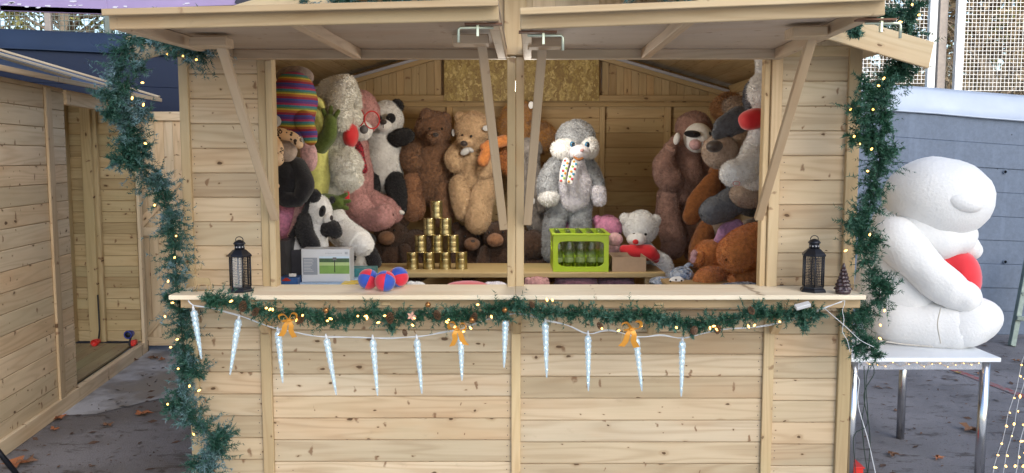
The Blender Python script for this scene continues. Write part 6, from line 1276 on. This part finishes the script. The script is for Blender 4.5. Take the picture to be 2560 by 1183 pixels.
t = thing('power_connector', 'red round power plug under the blue one at the hut jamb', 'plug', P(332, 857, 7.05)); c = P(334, 857, 7.06); mb = MB(); mb.lathe([(.020, -.04), (.026, 0), (.026, .03), (.020, .031)], c, 16, M=MY); BW(mb, 'plug_body', PLR, t); mb = MB(); mb.tube([c+Vector((0, .04, 0)), c+Vector((.02, .05, -.08))], .007, 8); BW(mb, 'cable', CBK, t)
# black strap leg bottom left
t = thing('tripod_leg', 'slim black leg of a stand slanting through the lower left corner', 'stand', (-2.3, -.6, 0)); a = P(-60, 1060, 4.1); gx, gy = gp(62, 1215); mb = MB(); mb.tube([a, (gx, gy, .01)], .014, 10); BW(mb, 'leg', IRON, t); mb = MB(); mb.tube([(gx-.01, gy, .0), (gx-.01, gy, .035)], .019, 10); BW(mb, 'rubber_foot', CBK, t)
# fallen leaves
LM = [plain('dry_rust_leaf', (.30, .11, .045), .8, var=.3, vscale=50), plain('dry_brown_leaf', (.17, .085, .045), .8, var=.3, vscale=50), plain('yellow_dry_leaf', (.42, .28, .09), .8, var=.25, vscale=50)]
lv = [(145, 1050, 1.3, 0, 'orange brown leaf on wet ground left of the puddle'), (135, 1077, .9, 0, 'small orange leaf in front of the larger one near the cable'), (330, 905, 1.5, 1, 'curled brown leaf against the sill beam of the left hut'), (312, 910, 1.1, 0, 'reddish leaf touching the sill beam left of the curled one'), (385, 898, 1.4, 1, 'brown leaf on the pale paving near the open door'), (405, 902, 1.0, 0, 'small red brown leaf close to the garland by the open door'), (358, 1038, 1.6, 0, 'pale orange leaf lying flat beside the left garland'), (270, 1067, 1.0, 1, 'dark leaf alone in the middle of the wet asphalt'), (40, 1165, 1.8, 0, 'large rust leaf at the bottom left corner'), (70, 1158, 1.5, 1, 'brown leaf overlapping the big one in the bottom left corner'), (225, 978, .9, 1, 'small dark leaf beside the cable end at the hut corner'),
      (2430, 1080, 2.0, 1, 'large brown leaf on the ground behind the right chrome leg'), (2395, 935, .8, 2, 'tiny yellow leaf just under the table apron'), (2450, 938, .9, 1, 'small brown leaf beyond the red line'), (2540, 905, .8, 1, 'small leaf at the right edge near the trestle'), (2230, 1140, 1.1, 1, 'brown leaf between the stall and the middle chrome leg'), (2345, 1150, .9, 0, 'small rust leaf near the bottom, right of the middle chrome leg')]
for i, (x, y, s, k, lab) in enumerate(lv):
    gx, gy = gp(x, y); t = thing('fallen_leaf', lab, 'leaf', (gx, gy, 0), 'fallen leaves'); rr = random.Random(i*7+1); mb = MB(); n_ = 15; pts = []; a0 = rr.uniform(0, 6)
    for j in range(n_): a = a0+j*6.2832/n_; r_ = .042*s*(1.0 if j % 3 == 0 else .55)*rr.uniform(.8, 1.15); pts.append(Vector((gx+math.cos(a)*r_, gy+math.sin(a)*r_, .009+.020*s*abs(math.sin(a*1.5+i))*rr.uniform(.3, 1))))
    c = Vector((gx, gy, .012)); mb.add([c]+pts, [(0, j+1, (j+1) % n_+1) for j in range(n_)]); BW(mb, 'blade', LM[k], t); mb = MB(); mb.tube([c, c+Vector((math.cos(a0)*.05*s, math.sin(a0)*.05*s, .004))], .0012, 4); BW(mb, 'stalk', LM[1], t)
n = 1900; rg = np.random.default_rng(21); xx = np.r_[rg.uniform(-4.2, -1.4, n//2), rg.uniform(1.4, 4.6, n//2)]; yy = rg.uniform(.0, 3.8, n); ok = ~((xx < -2.9)); xx, yy = xx[ok], yy[ok]; n = len(xx)
c = np.stack([xx, yy, np.full(n, .006)], 1); a = rg.uniform(0, 6.28, n); u = np.stack([np.cos(a), np.sin(a), rg.normal(size=n)*.12], 1); v = np.stack([-np.sin(a), np.cos(a), rg.normal(size=n)*.2], 1); L_ = (rg.random((n, 1))**3*.035+.004); W2 = L_*rg.uniform(.12, .5, (n, 1))
V = np.stack([c-u*L_, c+v*W2, c+u*L_, c-v*W2+np.array([0, 0, .004])], 1).reshape(-1, 3); me = bpy.data.meshes.new('leaf_litter'); me.from_pydata(V.tolist(), [], np.arange(n*4).reshape(-1, 4).tolist()); me.materials.append(plain('dark_leaf_crumbs', (.075, .042, .028), .8, var=.8, vscale=9)); o = bpy.data.objects.new('leaf_litter', me); COL.objects.link(o); tag(o, 'crumbs of dead leaf and twig strewn over the asphalt', 'leaf litter', kind='stuff')
t = thing('red_crate', 'red plastic box corner on the ground at the foot of the right corner post', 'box', (P(2135, 1183, 4.15).x, .1, 0)); q = P(2128, 1183, 4.1); mb = MB(); mb.box((XR+.02, .02, .0), (XR+.10, .26, P(2140, 1172, 4.12).z)); BW(mb, 'box_body', PLR, t, .004); mb = MB(); mb.box((XR+.015, .015, P(2140, 1172, 4.12).z+.0005), (XR+.105, .265, P(2140, 1172, 4.12).z+.008)); BW(mb, 'lid', PLR, t, .002)
